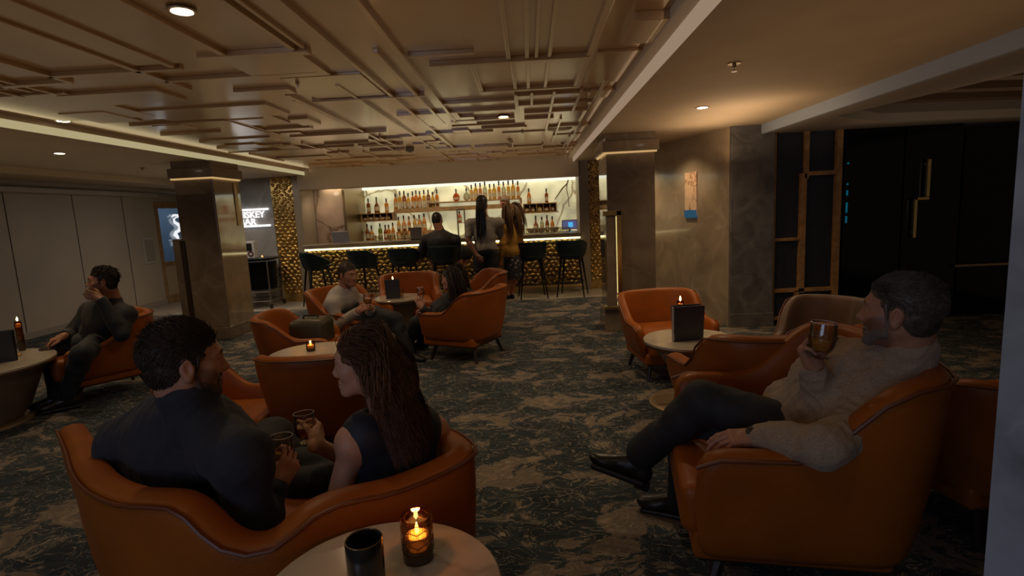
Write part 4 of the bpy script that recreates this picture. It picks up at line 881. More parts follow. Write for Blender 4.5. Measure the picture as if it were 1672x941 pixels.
def hand_sdf(S,side,wrist,F,D,s=1.,curl=((20,25,15),)*4,thumb='grip',spread=.05):
    F=nrm(F); D=nrm(np.array(D)-F*np.dot(D,F)); Tv=nrm(np.cross(D,F) if side=='R' else np.cross(F,D)); W=np.array(wrist,float)
    p=lambda t,f,d: W+(Tv*t+F*f+D*d)*s
    R=np.array([Tv,F,D]).T
    S.box(p(0,.048,0),np.array([.026,.034,.004])*s,R,.0105*s,.012); S.cone(p(.0,-.012,0),p(0,.03,0),.024*s,.027*s,.015); S.cone(p(.024,.02,-.008),p(.030,.055,-.008),.014*s,.012*s,.012)
    Ls=[(.041,.025,.020),(.045,.029,.021),(.041,.027,.020),(.032,.020,.018)]; off=[.029,.0095,-.010,-.028]; kn=[.088,.092,.088,.080]
    for i in range(4):
        a=p(off[i],kn[i]-.006,.002); an=0; sp=(1.5-i)*spread
        S.cone(p(off[i]*.75,.045,.004),a,.0095*s,.0098*s,.006)
        rr=[.0092,.0082,.0074,.0064] if i<3 else [.0080,.0072,.0064,.0056]
        for j in range(3):
            an+=math.radians(curl[i][j]); d=nrm(F*math.cos(an)-D*math.sin(an)+Tv*sp*math.cos(an)); b=a+d*Ls[i][j]*s
            S.cone(a,b,rr[j]*s,rr[j+1]*s,.0035); a=b
    a=p(.022,.014,-.008)
    if thumb=='grip': ds=[Tv*.62+F*.62-D*.50,Tv*.25+F*.72-D*.62,F*.62-D*.78+Tv*.05]
    elif thumb=='rest': ds=[Tv*.60+F*.75-D*.25,Tv*.20+F*.95-D*.2,F*1.-D*.2]
    else: ds=[Tv*.8+F*.5-D*.2,Tv*.5+F*.8-D*.2,Tv*.3+F*.9-D*.3]
    for d,L,ra,rb in zip(ds,(.043,.032,.026),(.0135,.0105,.0092),(.0108,.0094,.0072)):
        b=a+nrm(d)*L*s; S.cone(a,b,ra*s,rb*s,.006); a=b
def grip_wrist(G,F,D,s=1.,r=.040):
    F=nrm(F); D=nrm(np.array(D)-F*np.dot(D,F)); return np.array(G)-F*.080*s+D*(.013*s+r)
GRIP=((38,58,40),(42,60,42),(46,60,42),(50,58,40)); REST=((18,22,14),(22,26,16),(26,28,18),(30,30,18)); LOOSE=((30,40,25),(36,45,28),(42,48,30),(46,48,30))
def torso_sdf(S,J,s,o=0.,belly=0.,w=1.,female=False,k=.05,shf=1.):
    if shf<1: J=dict(J); J['shL']=J['neck']+(J['shL']-J['neck'])*shf; J['shR']=J['neck']+(J['shR']-J['neck'])*shf
    r=nrm(J['shR']-J['shL']); up=nrm(J['neck']-J['pel']); f=np.cross(up,r); r=np.cross(f,up); R=np.array([r,f,up]).T; n=J['neck']; pe=J['pel']; L=np.linalg.norm(n-pe)
    ch=n-up*.20*s+f*.01; wa=pe+up*.19*s
    S.ell(ch,np.array([.150*w,.105+belly*.3,.185])*s+o,R,k); S.ell(wa,np.array([.128*w if female else .143*w,.098+belly,.15])*s+o,R,k+.02); S.ell(pe+up*.02,np.array([.165*w,.118+belly*.7,.12])*s+o,R,k)
    S.cone(ch-up*.03,wa,.10*s+o,.10*s+o,k)
    for q in('shL','shR'):
        S.cone(n-up*.03*s,J[q],.048*s+o,(.050 if female else .058)*s+o,.04); S.cone(ch,J[q],.075*s+o,.055*s+o,.05)
    if female:
        for x in(-1,1): S.ell(ch+r*x*.068*s+f*.075*s-up*.03*s,np.array([.058,.05,.058])*s+o,R,.03)
    else:
        for x in(-1,1): S.ell(ch+r*x*.075*s+f*.05*s+up*.02*s,np.array([.075,.055,.07])*s+o,R,.04)
    return R
def arm_sdf(S,J,q,s,o=0.,to='wr',k=.025,female=False,thick=1.):
    m=(.82 if female else 1.)*thick
    S.cone(J['sh'+q],J['el'+q],.052*s*m+o,.042*s*m+o,k)
    if to=='el': return
    e=J['el'+q]; w=J['wr'+q]; mid=e+(w-e)*.3
    S.cone(e,mid,.042*s*m+o,.042*s*m+o,k); S.cone(mid,w,.042*s*m+o,.029*s*m+o,k)
def legs_sdf(S,J,s,o=0.,thick=1.,hem=True,k=.03):
    for q in 'LR':
        h,kn,an=J['hip'+q],J['kn'+q],J['an'+q]; d=nrm(an-kn); f=nrm(kn-h)
        S.cone(h,kn,.088*s*thick+o,.060*s*thick+o,.04); c=kn+(an-kn)*.3-(f)*.012
        S.cone(kn,c,.058*s*thick+o,.056*s*thick+o,k); S.cone(c,an,.055*s*thick+o,.040*s*thick+o,k)
def shoe(an,tod,s=1.,up=(0,0,1),m=None,parent=None,loc=(0,0,0),v=.006,name='shoe',sole=True):
    R=frame(tod,up); T=lambda p: np.array(an)+R@(np.array(p)*s); S=SDF()
    S.cone(T((0,-.02,.02)),T((0,-.035,-.045)),.040*s,.036*s,.02); S.cone(T((0,-.045,-.058)),T((0,.02,-.055)),.033*s,.036*s,.03); S.cone(T((0,.0,-.02)),T((0,.10,-.058)),.038*s,.033*s,.03); S.ell(T((0,.13,-.062)),np.array([.042,.062,.030])*s,R,.03)
    S.box(T((0,.05,-.13)),np.array([.2,.3,.038])*s,R,.001,.004,'-')
    o=add(name,local(S.mesh('shoe',v),loc),m,parent)
    if sole: 
        S=SDF(); S.box(T((0,.055,-.093)),np.array([.026,.105,.002])*s,R,.012*s,.01); S.box(T((0,-.05,-.10)),np.array([.020,.022,.010])*s,R,.010*s,.01); add('sole',local(S.mesh('sole',v),loc),M_black,o)
    return o
def strands(name,P0,paths_r,m,parent,loc,taper=True,sides=3):
    """many tapered hair locks as one mesh; P0 (N,K,3), paths_r root radius"""
    N,K,_=P0.shape; t=np.gradient(P0,axis=1); t/=np.linalg.norm(t,axis=2,keepdims=True)+1e-9
    ref=np.array([.31,.52,.8]); a=np.cross(t,ref); a/=np.linalg.norm(a,axis=2,keepdims=True)+1e-9; b=np.cross(t,a)
    rad=paths_r*(1-np.linspace(0,1,K)**2*.85)[None,:,None]*np.ones((N,1,1)); V=[]
    for j in range(sides): an=2*PI*j/sides; V.append(P0+rad*(a*math.cos(an)*1.5+b*math.sin(an)*.8))
    V=np.stack(V,2).reshape(-1,3)-np.array(loc); base=(np.arange(N)[:,None,None]*K*sides+np.arange(K-1)[None,:,None]*sides+np.arange(sides)[None,None,:]); nx=(np.arange(sides)+1)%sides
    bn=(np.arange(N)[:,None,None]*K*sides+np.arange(K-1)[None,:,None]*sides+nx[None,None,:]); F=np.stack([base,bn,bn+sides,base+sides],3).reshape(-1,4)
    me=bpy.data.meshes.new(name); me.vertices.add(len(V)); me.vertices.foreach_set('co',V.astype(np.float32).ravel()); me.loops.add(F.size); me.loops.foreach_set('vertex_index',F.astype(np.int32).ravel()); me.polygons.add(len(F)); me.polygons.foreach_set('loop_start',np.arange(0,F.size,4,dtype=np.int32))
    try: me.polygons.foreach_set('loop_total',np.full(len(F),4,np.int32))
    except Exception: pass
    me.update(calc_edges=True); me.polygons.foreach_set('use_smooth',np.ones(len(F),bool)); me.update(); return add(name,me,m,parent)
CR_C=np.array([0,-.016,.033]); CR_R=np.array([.0765,.0995,.0875])
def hairline(d,P,back=-.085,front=.070,temple=.018):
    """True where a scalp point carries hair (head-local coordinates)"""
    x,y,z=P; fr=front-.55*abs(x)*.6
    if y>.035: return z>fr-.1*(.085-y)
    if y>-.012: return z>.012+ (y+.012)*.9 if abs(x)<.06 else z>.002+(y-.0)*.6
    return z>back+max(0,(y+.03))*1.4
def scalp(n,seed,**k):
    g=np.random.default_rng(seed); out=[]
    while len(out)<n:
        d=g.normal(size=3); d/=np.linalg.norm(d); p=CR_C+CR_R*d
        pj=p+g.normal(size=3)*.004
        if hairline(d,pj,**k): out.append((p,nrm(d/CR_R)))
    return out
def short_hair(t,c,R,s,loc,m,n=1400,L=.032,seed=1,sweep=(.0,.35,.5),top=1.5,rad=.0016,v=.004,lift=1.03):
    Tm=lambda p: np.array(c)+(R@(np.array(p)*s).T).T
    S=SDF(); e=lambda p,r,k=.02,op='+': S.ell(np.array(c)+R@(np.array(p)*s),np.array(r)*s,R,k*s,op)
    e((0,-.016,.0345),(.0763,.0990,.0868)); e((0,-.040,-.012),(.0705,.065,.080),.02)
    e((0,.125,-.045),(.120,.078,.111),.006,'-'); e((0,.03,-.115),(.11,.10,.075),.01,'-')
    for x in(-1,1): e((x*.092,.012,-.035),(.030,.036,.048),.008,'-'); S.cone(np.array(c)+R@(np.array([x*.0715,.022,.02])*s),np.array(c)+R@(np.array([x*.0715,.016,-.022])*s),.0065*s,.004*s,.006*s)
    h=add('hair',local(S.mesh('hair',v,noise=[(.0007,300,seed)]),loc),m,t)
    if n:
        g=np.random.default_rng(seed); K=6; paths=[]
        g2=np.random.default_rng(seed+50); C2=np.array([0,-.040,-.012]); R2=np.array([.0712,.0660,.0805]); roots=scalp(n,seed); nb_=0
        while nb_<n//3:
            d=g2.normal(size=3); d/=np.linalg.norm(d); p=C2+R2*d
            if p[2]<.02 and -.084+abs(p[0])*.25<p[2]+g2.normal()*.003 and (p[1]<-.035 or p[2]<-.0) and p[1]<-.022: roots.append((p,nrm(d/R2))); nb_+=1
        for p,nn in roots:
            hz=max(0,min(1,(p[2]-.0)/.09)); Lq=L*(.45+hz*top*.6)*g.uniform(.7,1.2); sw=np.array([sweep[0]+p[0]*2,sweep[1] if hz>.4 else -.45,sweep[2]*hz-.75*(1-hz)]); 
            tg=sw-nn*np.dot(sw,nn); tg=nrm(tg+g.normal(size=3)*.10); q=p+nn*.001; d=nrm(nn*(.55 if hz>.4 else .22)+tg); pts=[q]
            for i in range(K-1):
                d=nrm(d+tg*.25+nn*-.10); q=q+d*Lq/(K-1); u=(q-CR_C)/CR_R; lu=np.linalg.norm(u)
                lf=lift if hz>.4 else max(lift,1.07)
                if lu<lf: q=CR_C+CR_R*u/lu*lf
                pts.append(q)
            paths.append(pts)
        A=np.array(paths)*s; A=np.einsum('ij,nkj->nki',R,A)+np.array(c); strands('hair_locks',A,rad*s,m,h,loc)
    return h
def long_hair(t,c,R,s,loc,m,n=700,length=.42,seed=2,coll=(),rad=.0032,wave=.010,part=0.01,K=20,v=.006,pull=(0,0,0),base=True):
    cc=np.array(c); S=SDF(); e=lambda p,r,k=.02,op='+': S.ell(cc+R@(np.array(p)*s),np.array(r)*s,R,k*s,op)
    e((0,-.017,.034),(.0772,.0995,.0868)); e((0,-.060,-.03),(.076,.066,.105),.03); e((0,.15,-.06),(.10,.085,.125),.012,'-')
    for x in(-1,1): e((x*.068,-.035,-.04),(.016,.030,.070),.02)
    e((0,.10,-.07),(.058,.07,.10),.01,'-')
    h=add('hair',local(S.mesh('hair',v,noise=[(.003,120,seed)]),loc),m,t)
    g=np.random.default_rng(seed); paths=[]; step=length/(K-1)
    for p,nn in scalp(n,seed,back=-.075,front=.068):
        q=cc+R@(p*s); n_w=R@nn; side=np.sign(p[0]-part) or 1
        fr=p[1]>-.01; d=nrm(R@(np.array([side*.70,-.8,.20]) if fr else np.array([side*.75,-.45,.05]))+n_w*.5+g.normal(size=3)*.1); L=step*g.uniform(.75,1.1); pts=[q]; ph=p[0]*22+p[1]*14+g.normal()*.35; ph2=p[0]*12-p[1]*20+g.normal()*.35
        for i in range(K-1):
            wv=wave*np.array([math.sin(ph+i*.62),math.cos(ph2+i*.58),0])
            d=nrm(d*.62+np.array([0,0,-.48 if not(fr and i*step<.075) else -.10])+np.array(pull)*.12+R@np.array([0,-.05,0])+wv*9); q=q+d*L
            u=(R.T@(q-cc)/s-CR_C)/(CR_R*1.06); lu=np.linalg.norm(u)
            if lu<1: q=cc+R@((CR_C+CR_R*1.06*u/lu)*s)
            fl=R.T@(q-cc)/s
            if fl[1]>.008 and -.14<fl[2]<.028 and abs(fl[0])<.10: q=q-R@np.array([0,(fl[1]-.008)*.9*s,0])   # keep the face clear
            for a,b,r in coll:
                ab=b-a; tt=min(1,max(0,np.dot(q-a,ab)/np.dot(ab,ab))); w=q-(a+ab*tt); dl=np.linalg.norm(w)
                if dl<r: q=a+ab*tt+w/dl*r
            pts.append(q+wv*.6)
        paths.append(pts)
    strands('hair_locks',np.array(paths),rad*s,m,h,loc); return h
def face_tint(me,c,R,s,hair=(.10,.07,.05),stub=0.,lips=(.80,.50,.46),loc=(0,0,0),beard=None):
    v=(R.T@((verts(me)+np.array(loc)-np.array(c)).T)).T/s; x,y,z=np.abs(v[:,0]),v[:,1],v[:,2]; col=np.ones((len(v),3)); ins=(np.abs(v)<.2).all(1)
    def paint(mask,rgb):
        mk=np.clip(mask,0,1)[:,None]*ins[:,None]; col[:]=col*(1-mk)+np.array(rgb)*mk
    if stub:
        jl=np.clip((-.038-z+np.clip((x-.035)*.9,0,.03)+np.clip((.03-y)*.25,-.02,.02))/.012,0,1)*np.clip((y+.005)/.02,0,1)*np.clip((z+.150)/.02,0,1); mo=np.clip(1-((x/.036)**2+((z+.056)/.012)**2),0,1)*(y>.07)
        rg=np.random.default_rng(4).uniform(.75,1.,len(v)); paint(np.maximum(jl,mo)*stub*rg,beard or hair)
    paint(np.clip(1.6*(1-((x/.024)**2+((z+.072)/.011)**2)),0,1)*(y>.072),lips)
    paint(np.clip(2*(1-(((x-.030)/.020)**2+((z-.0195-.10*(.03-np.abs(x-.03)))/.0050)**2)),0,1)*(y>.05),hair)
    ey=((x-.031)**2+(y-.0705)**2+(z+.002)**2)<.0132**2; ey&=(z<.0035)&(z>-.0085)&(y>.074); paint(ey*1.,(1.55,2.3,3.0)); ir=ey&(((x-.031)**2+(z+.002)**2)<.0056**2); paint(ir*1.,(.10,.12,.14))
    paint(np.clip(1-((x-.078)/.012)**2,0,1)*np.clip(1-((z+.012)/.035)**2,0,1)*(np.abs(y+.01)<.025)*.35,(.95,.62,.55))
    tint(me,col)
def beard(t,c,R,s,loc,m,r=.012,seed=5):
    S=SDF(); T=lambda p: np.array(c)+R@(np.array(p)*s)
    for x in(-1,1):
        S.cone(T((x*.0665,.010,-.028)),T((x*.056,.022,-.070)),.0075*s,r*s,.012); S.cone(T((x*.056,.022,-.070)),T((x*.024,.070,-.101)),r*1.05*s,r*1.15*s,.012); S.cone(T((x*.050,.040,-.066)),T((x*.030,.072,-.085)),r*s,r*.8*s,.012)
        S.cone(T((x*.028,.0775,-.062)),T((0,.0905,-.0575)),.0052*s,.0048*s,.004); S.cone(T((x*.030,.076,-.064)),T((x*.026,.072,-.088)),.006*s,.007*s,.005)
    S.cone(T((-.02,.072,-.103)),T((.02,.072,-.103)),r*1.25*s,None,.012)
    return add('beard',local(S.mesh('beard',.003,noise=[(.0009,420,seed)]),loc),m,t)
def J_(**k): return {a:np.array(b,float) for a,b in k.items()}
FOLD=lambda a,seed,f=28: [(a*.8,f*1.2,seed),(a*.5,f*1.6,seed+1,1)]
M_navyshirt=mat('navy_knit_shirt',(.018,.020,.030),.8,noise=(220,.35),sheen=.06); M_blackshirt=mat('black_shirt',(.016,.016,.018),.7,sheen=.05); M_trouser=mat('charcoal_trousers',(.016,.016,.018),.75,sheen=.05); M_grey=mat('grey_marl_sweater',(.36,.265,.175),.85,noise=(180,.22),sheen=.1); M_blackjean=mat('black_trousers',(.020,.020,.024),.75,noise=(300,.3)); M_whiteshirt=mat('pale_grey_shirt',(.46,.41,.36),.7); M_dress=mat('navy_top',(.012,.016,.026),.65,sheen=.05); M_shoe=mat('black_leather_shoe',(.014,.012,.011),.35)
M_hairbr=mat('dark_brown_hair',(.045,.026,.015),.55,noise=(60,.4)); M_hairgrey=mat('greying_brown_hair',(.11,.082,.058),.45,noise=(25,.35)); M_hairblk=mat('black_hair',(.014,.010,.009),.45); M_hairch=mat('chestnut_hair',(.115,.054,.027),.38,noise=(50,.45)); M_hairblond=mat('dark_blond_hair',(.17,.095,.038),.45,noise=(50,.4))
def legs_for(J,right,pel,fw,s=1.):
    J['hipR']=pel+right*.085*s; J['hipL']=pel-right*.085*s
def check(n,J):
    pass
# ------------------------------------------------ A: man in the navy shirt on the sofa, back to us, face turned to the woman
def man_a():
    s=1.10; c=P(303,588,y=1.66); R=frame((.74,.66,-.08),(.06,.02,1)); neck=P(318,672,y=1.66); loc=np.array([-1.0,1.85,0])
    t=thing('person','man in a dark navy shirt on the sofa, holding a whisky glass','person',loc)
    J=J_(neck=neck,pel=P(330,900,y=1.90),shL=P(203,722,y=1.80),shR=P(394,748,y=1.52),elL=P(190,905,y=1.93),wrL=P(330,870,y=2.15),elR=P(418,878,y=1.53))
    J['pel'][2]=.50
    G=P(461,738,y=1.72); D=nrm((.70,-.62,.10)); F=nrm(np.array([.56,.62,.0])*.80+np.array([-.05,0,.62])); J['wrR']=grip_wrist(G-np.array([0,0,.030]),F,D,1.05)
    J['hipR']=J['pel']+np.array([.10,.02,0]); J['hipL']=J['pel']+np.array([-.10,.06,0]); J['knR']=P(446,712,y=2.32); J['anR']=P(545,800,y=2.40); J['knL']=P(395,745,y=2.42); J['anL']=J['knL']+np.array([0,.12,-.45])
    S=SDF(); torso_sdf(S,J,s); arm_sdf(S,J,'L',s); arm_sdf(S,J,'R',s); head_sdf(S,c,R,s,False,neck); hand_sdf(S,'R',J['wrR'],F,D,1.05,GRIP); hand_sdf(S,'L',J['wrL'],(.3,.9,-.3),(0,.2,1),1.05,LOOSE,'rest')
    me=S.mesh('body',.010,[(c,.16,.0032),(J['wrR'],.14,.0028)]); face_tint(me,c,R,s,(.07,.045,.03),.62,beard=(.17,.12,.09)); add('body',local(me,loc),M_skin_tan,t)
    S=SDF(); torso_sdf(S,J,s,.016); arm_sdf(S,J,'L',s,.014)
    S.cone(J['shR'],J['elR'],.066*s,.058*s,.03); S.cone(J['elR'],J['elR']+(J['wrR']-J['elR'])*.45,.056*s,.052*s,.03); w=J['wrR']; ev=nrm(w-J['elR']); S.cone(J['elR']+(w-J['elR'])*.4,w-ev*.05,.050*s,.038*s,.02); S.cone(w-ev*.055,w-ev*.015,.041*s,.041*s,.005)
    up=nrm(c-neck); nb=neck+up*.052*s+R@np.array([0,-.014,0]); S.cone(neck-up*.01,nb,.079*s,.072*s,.007); S.cone(nb+up*.045,nb+up*.10,.062*s,.066*s,.004,'-')
    add('shirt',local(S.mesh('shirt',.007,[(neck,.12,.005)],noise=FOLD(.0035,3)),loc),M_navyshirt,t)
    S=SDF(); S.ell(J['pel'],(.18,.15,.12),None,.04); legs_sdf(S,J,s,.014); add('trousers',local(S.mesh('trousers',.009,noise=FOLD(.003,8)),loc),M_trouser,t)
    shoe(J['anR'],(.75,.5,-.25),1.05,(.2,.3,1),M_shoe,t,loc,.008); shoe(J['anL'],(.05,1,0),1.05,(0,0,1),M_shoe,t,loc,.008)
    short_hair(t,c,R,s,loc,M_hairbr,6500,.020,5,(.12,-.40,.55),1.7,.0012,.004,1.025)
    beard(t,c,R,s,loc,mat('dark_stubble',(.095,.055,.034),.85,noise=(420,.5)),.0130)
    whisky_glass(G,(.03,.04,1),'whisky glass held low by the man in the navy shirt on the sofa',.98,.38)
man_a()
# ------------------------------------------------ B: woman in the sleeveless navy top
def woman_b():
    s=1.02; c=P(594,588,y=1.80); R=frame((-.975,-.06,-.06),(-.03,.0,1)); neck=P(636,684,y=1.82); loc=np.array([-.45,1.95,0])
    t=thing('person','woman in a sleeveless navy top on the sofa, holding a whisky glass','person',loc)
    J=J_(neck=neck,pel=P(650,850,y=1.98),shL=P(578,722,y=1.75),shR=P(706,706,y=1.96),elL=P(541,850,y=1.76),wrL=P(575,830,y=2.12),elR=P(668,800,y=2.20)); J['pel'][2]=.50
    G=P(498,699,y=1.98); D=nrm((.92,-.05,.0)); F=nrm((-.12,.92,.28)); J['wrR']=grip_wrist(G-np.array([0,0,.018]),F,D,.98,.042)
    J['hipR']=J['pel']+np.array([.085,.04,0]); J['hipL']=J['pel']+np.array([-.085,.0,0]); J['knL']=P(492,792,y=2.0); J['knR']=P(490,758,y=2.16); J['anL']=J['knL']+np.array([-.02,.12,-.42]); J['anR']=J['knR']+np.array([-.06,.12,-.46])
    S=SDF(); torso_sdf(S,J,s,0,female=True); arm_sdf(S,J,'L',s,.002,female=True); arm_sdf(S,J,'R',s,.002,female=True); head_sdf(S,c,R,s,True,neck); hand_sdf(S,'R',J['wrR'],F,D,.98,GRIP); hand_sdf(S,'L',J['wrL'],(-.2,.9,-.2),(-.2,0,1),.95,LOOSE,'rest')
    me=S.mesh('body',.009,[(c,.15,.003),(J['wrR'],.13,.0028)]); face_tint(me,c,R,s,(.09,.05,.035),0,(.80,.42,.38)); add('body',local(me,loc),M_skin,t)
    S=SDF(); torso_sdf(S,J,s,.014,female=True,shf=.66)
    S.cone(neck+np.array([0,0,.0]),neck+nrm(c-neck)*.14,.062,.085,.01,'-')
    add('sleeveless_top',local(S.mesh('top',.006,noise=FOLD(.0022,13)),loc),M_dress,t)
    S=SDF(); S.ell(J['pel'],(.175,.14,.11),None,.04); legs_sdf(S,J,s,.008,.88); add('trousers',local(S.mesh('trousers',.010,noise=FOLD(.002,9)),loc),M_trouser,t)
    for q in 'LR': shoe(J['an'+q],(-.3,1,0),.92,(0,0,1),M_shoe,t,loc,.009)
    col=[(J['shL'],neck,.078),(neck,J['shR'],.078),(neck-np.array([0,0,.10]),J['pel'],.145),(J['shR'],J['elR'],.062),(J['shL'],J['elL'],.062)]
    long_hair(t,c,R,s,loc,M_hairch,4400,.34,6,col,.0016,.016,.012,20,.005,pull=(.55,-.25,0))
    e=R@np.array([-.078,-.004,-.065])*s+c; MB().tube([e-loc,e-loc-np.array([0,0,.018])],.0018,6).lathe([(.001,-.006),(.004,0),(.001,.006)],e-loc-np.array([0,0,.024]),10).obj('earring',M_brass,t)
    whisky_glass(G,(-.02,.05,1),'whisky glass raised by the woman in the sleeveless top on the sofa',1.04,.42)
woman_b()
# ------------------------------------------------ C: man in the grey sweater on the right
def man_c():
    s=1.09; c=P(1469,507,y=1.86); R=frame((-.70,.71,.02),(.12,-.05,1)); neck=P(1474,596,y=1.88); loc=np.array([1.0,2.05,0])
    t=thing('person','bearded man in a grey sweater in the right armchair, legs crossed, raising a whisky glass','person',loc)
    J=J_(neck=neck,pel=P(1318,742,y=2.14),shL=P(1466,660,y=1.90),shR=P(1402,640,y=2.10),elL=P(1345,730,y=1.68),wrL=P(1236,714,y=1.86),elR=P(1336,712,y=2.06))
    J['pel'][2]=.52
    G=P(1342,556,y=1.84); D=nrm((-.45,.88,-.12)); F=nrm(np.array([-.80,-.36,0])*.45+np.array([-.05,0.05,.9])); J['wrR']=grip_wrist(G-np.array([0,0,.026]),F,D,1.06,.044)
    J['hipL']=J['pel']+np.array([0,-.09,.02]); J['hipR']=J['pel']+np.array([-.02,.10,0]); J['knL']=P(1148,655,y=2.22); J['anL']=P(1046,742,y=2.42); J['knR']=P(1120,715,y=2.42); J['anR']=P(1112,826,y=2.46)
    J['anR'][2]=.11
    S=SDF(); torso_sdf(S,J,s); arm_sdf(S,J,'L',s); arm_sdf(S,J,'R',s); head_sdf(S,c,R,s,False,neck); hand_sdf(S,'R',J['wrR'],F,D,1.06,GRIP); hand_sdf(S,'L',J['wrL'],(-.97,.10,-.06),(-.02,-.30,1),1.06,REST,'rest',.012)
    me=S.mesh('body',.010,[(c,.16,.0032),(J['wrR'],.14,.0028),(J['wrL']+np.array([-.08,0,0]),.12,.003)]); face_tint(me,c,R,s,(.13,.095,.07),.72,beard=(.30,.25,.21)); add('body',local(me,loc),M_skin_tan,t)
    S=SDF(); torso_sdf(S,J,s,.018,.012)
    for q,sl in(('L',.012),('R',.02)):
        e,w=J['el'+q],J['wr'+q]; d=nrm(w-e); S.cone(J['sh'+q],e,.066*s,.058*s,.035); S.cone(e,e+(w-e)*.5,.058*s,.053*s,.03); S.cone(e+(w-e)*.45,w-d*.07,.052*s,.040*s,.02); S.cone(w-d*.075,w-d*.02,.041*s,.038*s,.006)
    up=nrm(c-neck); nb=neck+up*.058*s+R@np.array([0,-.016,0]); S.cone(neck-up*.015,nb,.080*s,.073*s,.007); S.cone(nb+up*.05,nb+up*.10,.060*s,.066*s,.004,'-')
    add('sweater',local(S.mesh('sweater',.007,[(neck,.12,.005),(J['elL'],.16,.005)],noise=FOLD(.0066,21,32)),loc),M_grey,t)
    S=SDF(); S.ell(J['pel']-np.array([0,0,.02]),(.16,.18,.11),None,.04); legs_sdf(S,J,s,.016,1.02); add('trousers',local(S.mesh('trousers',.008,noise=FOLD(.0035,22)),loc),M_blackjean,t)
    fd=nrm(P(968,742,y=2.52)-J['anL']); sh=nrm(J['knL']-J['anL']); S=SDF(); S.cone(J['anL']+sh*.16,J['anL']+sh*.02,.070*s,.072*s,.01); add('trouser_hem',local(S.mesh('hem',.008),loc),M_blackjean,t)
    shoe(J['anL']-sh*.03,(-.90,.25,.28),1.12,(.45,.1,1),M_shoe,t,loc,.005); shoe(J['anR'],(-.80,.35,0),1.12,(0,0,1),M_shoe,t,loc,.005)
    short_hair(t,c,R,s,loc,M_hairgrey,6500,.015,9,(.08,-.75,.40),1.7,.0011,.004,1.02)
    # wristwatch and bracelet
    for q,nm in(('L','wristwatch'),('R','bracelet')):
        w=J['wr'+q]; d=nrm(w-J['el'+q]); a=nrm(np.cross(d,[0,0,1])); b=np.cross(a,d); w2=w+d*.008
        rr=.0335 if q=='L' else .030; band=MB().tube([w2+(a*math.cos(x)+b*math.sin(x))*rr*1.06-loc for x in np.linspace(0,2*PI,25)[:-1]],.006 if q=='L' else .002,6,closed=True).obj(nm,M_blackshirt if q=='L' else M_steel,t)
        if q=='L':
            nn=nrm(-a*.75*np.sign(a[1])+np.array([0,0,.7])); fr=np.array([d,np.cross(nn,d),nn]).T
            MB().lathe([(.017,0),(.0185,.002),(.0185,.009),(.017,.011)],w2+nn*.035-loc,28,R=fr).obj('watch_case',M_steel,band); MB().lathe([(.0155,.0105),(.0155,.0115)],w2+nn*.035-loc,28,R=fr).obj('watch_dial',M_black,band)
    beard(t,c,R,s,loc,mat('grey_beard',(.17,.135,.105),.85,noise=(420,.55)),.0135)
    whisky_glass(G,(.10,-.02,1),'whisky glass raised by the man in the grey sweater',1.10,.42)
man_c()
# ------------------------------------------------ generic smaller figures
def figure(label,loc,J,c,fwd,s,skin,shirt,trous,hairf,female=False,handL=None,handR=None,vox=.012,hv=.006,sleeve='wr',belly=0.,w=1.,stub=0.,hem=None,shoes=True,toe=((0,1,0),(0,1,0)),up=(0,0,1),collar=True,hc=(.07,.045,.03),shirt_o=.014,legs=True,thick=1.,names=('shirt','trousers'),neckr=None,aw=1.):
    loc=np.array(loc,float); R=frame(fwd,up); t=thing('person',label,'person',loc); S=SDF(); torso_sdf(S,J,s,0,belly,w,female)
    for q in 'LR': arm_sdf(S,J,q,s,0,female=female,thick=aw)
    head_sdf(S,c,R,s,female,J['neck'],neckr)
    if legs=='bare': legs_sdf(S,J,s,0,.95)
    zones=[(np.array(c),.16,hv)]
    for q,h in(('L',handL),('R',handR)):
        if h is not None: hand_sdf(S,q,J['wr'+q],h[0],h[1],s,h[2] if len(h)>2 else LOOSE,h[3] if len(h)>3 else 'rest'); zones.append((J['wr'+q]+nrm(h[0])*.07,.11,hv*.8))
    me=S.mesh('body',vox,zones); face_tint(me,c,R,s,hc,stub); add('body',local(me,loc),skin,t)
    S=SDF(); torso_sdf(S,J,s,shirt_o,belly,w,female)
    for q in 'LR':
        if sleeve=='short': S.cone(J['sh'+q],J['sh'+q]+(J['el'+q]-J['sh'+q])*.72,.062*s*aw,.060*s*aw,.03)
        elif sleeve: 
            arm_sdf(S,J,q,s,.012,female=female,thick=aw)
    if collar: n=J['neck']; u=nrm(np.array(c)-n); S.cone(n-u*.02,n+u*.045*s,.074*s,.066*s,.02); S.cone(n+u*.035,n+u*.14,.056*s,.062*s,.004,'-')
    # sleeves stop short of the hands
    if sleeve=='wr':
        for q in 'LR': d=nrm(J['wr'+q]-J['el'+q]); S.cone(J['wr'+q]+d*.035,J['wr'+q]+d*.15,.055*s,.07*s,.004,'-')
    add(names[0],local(S.mesh('shirt',vox*.8,noise=FOLD(.003,int(abs(loc[0]*100))%90)),loc),shirt,t)
    if trous is not None and legs:
        S=SDF(); S.ell(J['pel'],np.array([.165*w,.13+belly,.12])*s+.01,frame(np.cross((0,0,1),nrm(J['shR']-J['shL']))),.04); JJ=dict(J)
        if hem:
            for q in 'LR': S.cone(J['hip'+q],J['hip'+q]+(J['kn'+q]-J['hip'+q])*hem,.10*s*thick,.098*s*thick,.03)
        else: legs_sdf(S,J,s,.014,thick)
        add(names[1],local(S.mesh('trousers',vox*.9,noise=FOLD(.003,7)),loc),trous,t)
    if shoes:
        for i,q in enumerate('LR'): shoe(J['an'+q],toe[i],s,(0,0,1),shoes if not isinstance(shoes,bool) else M_shoe,t,loc,vox*.7)
    hairf(t,np.array(c),R,s,loc); return t
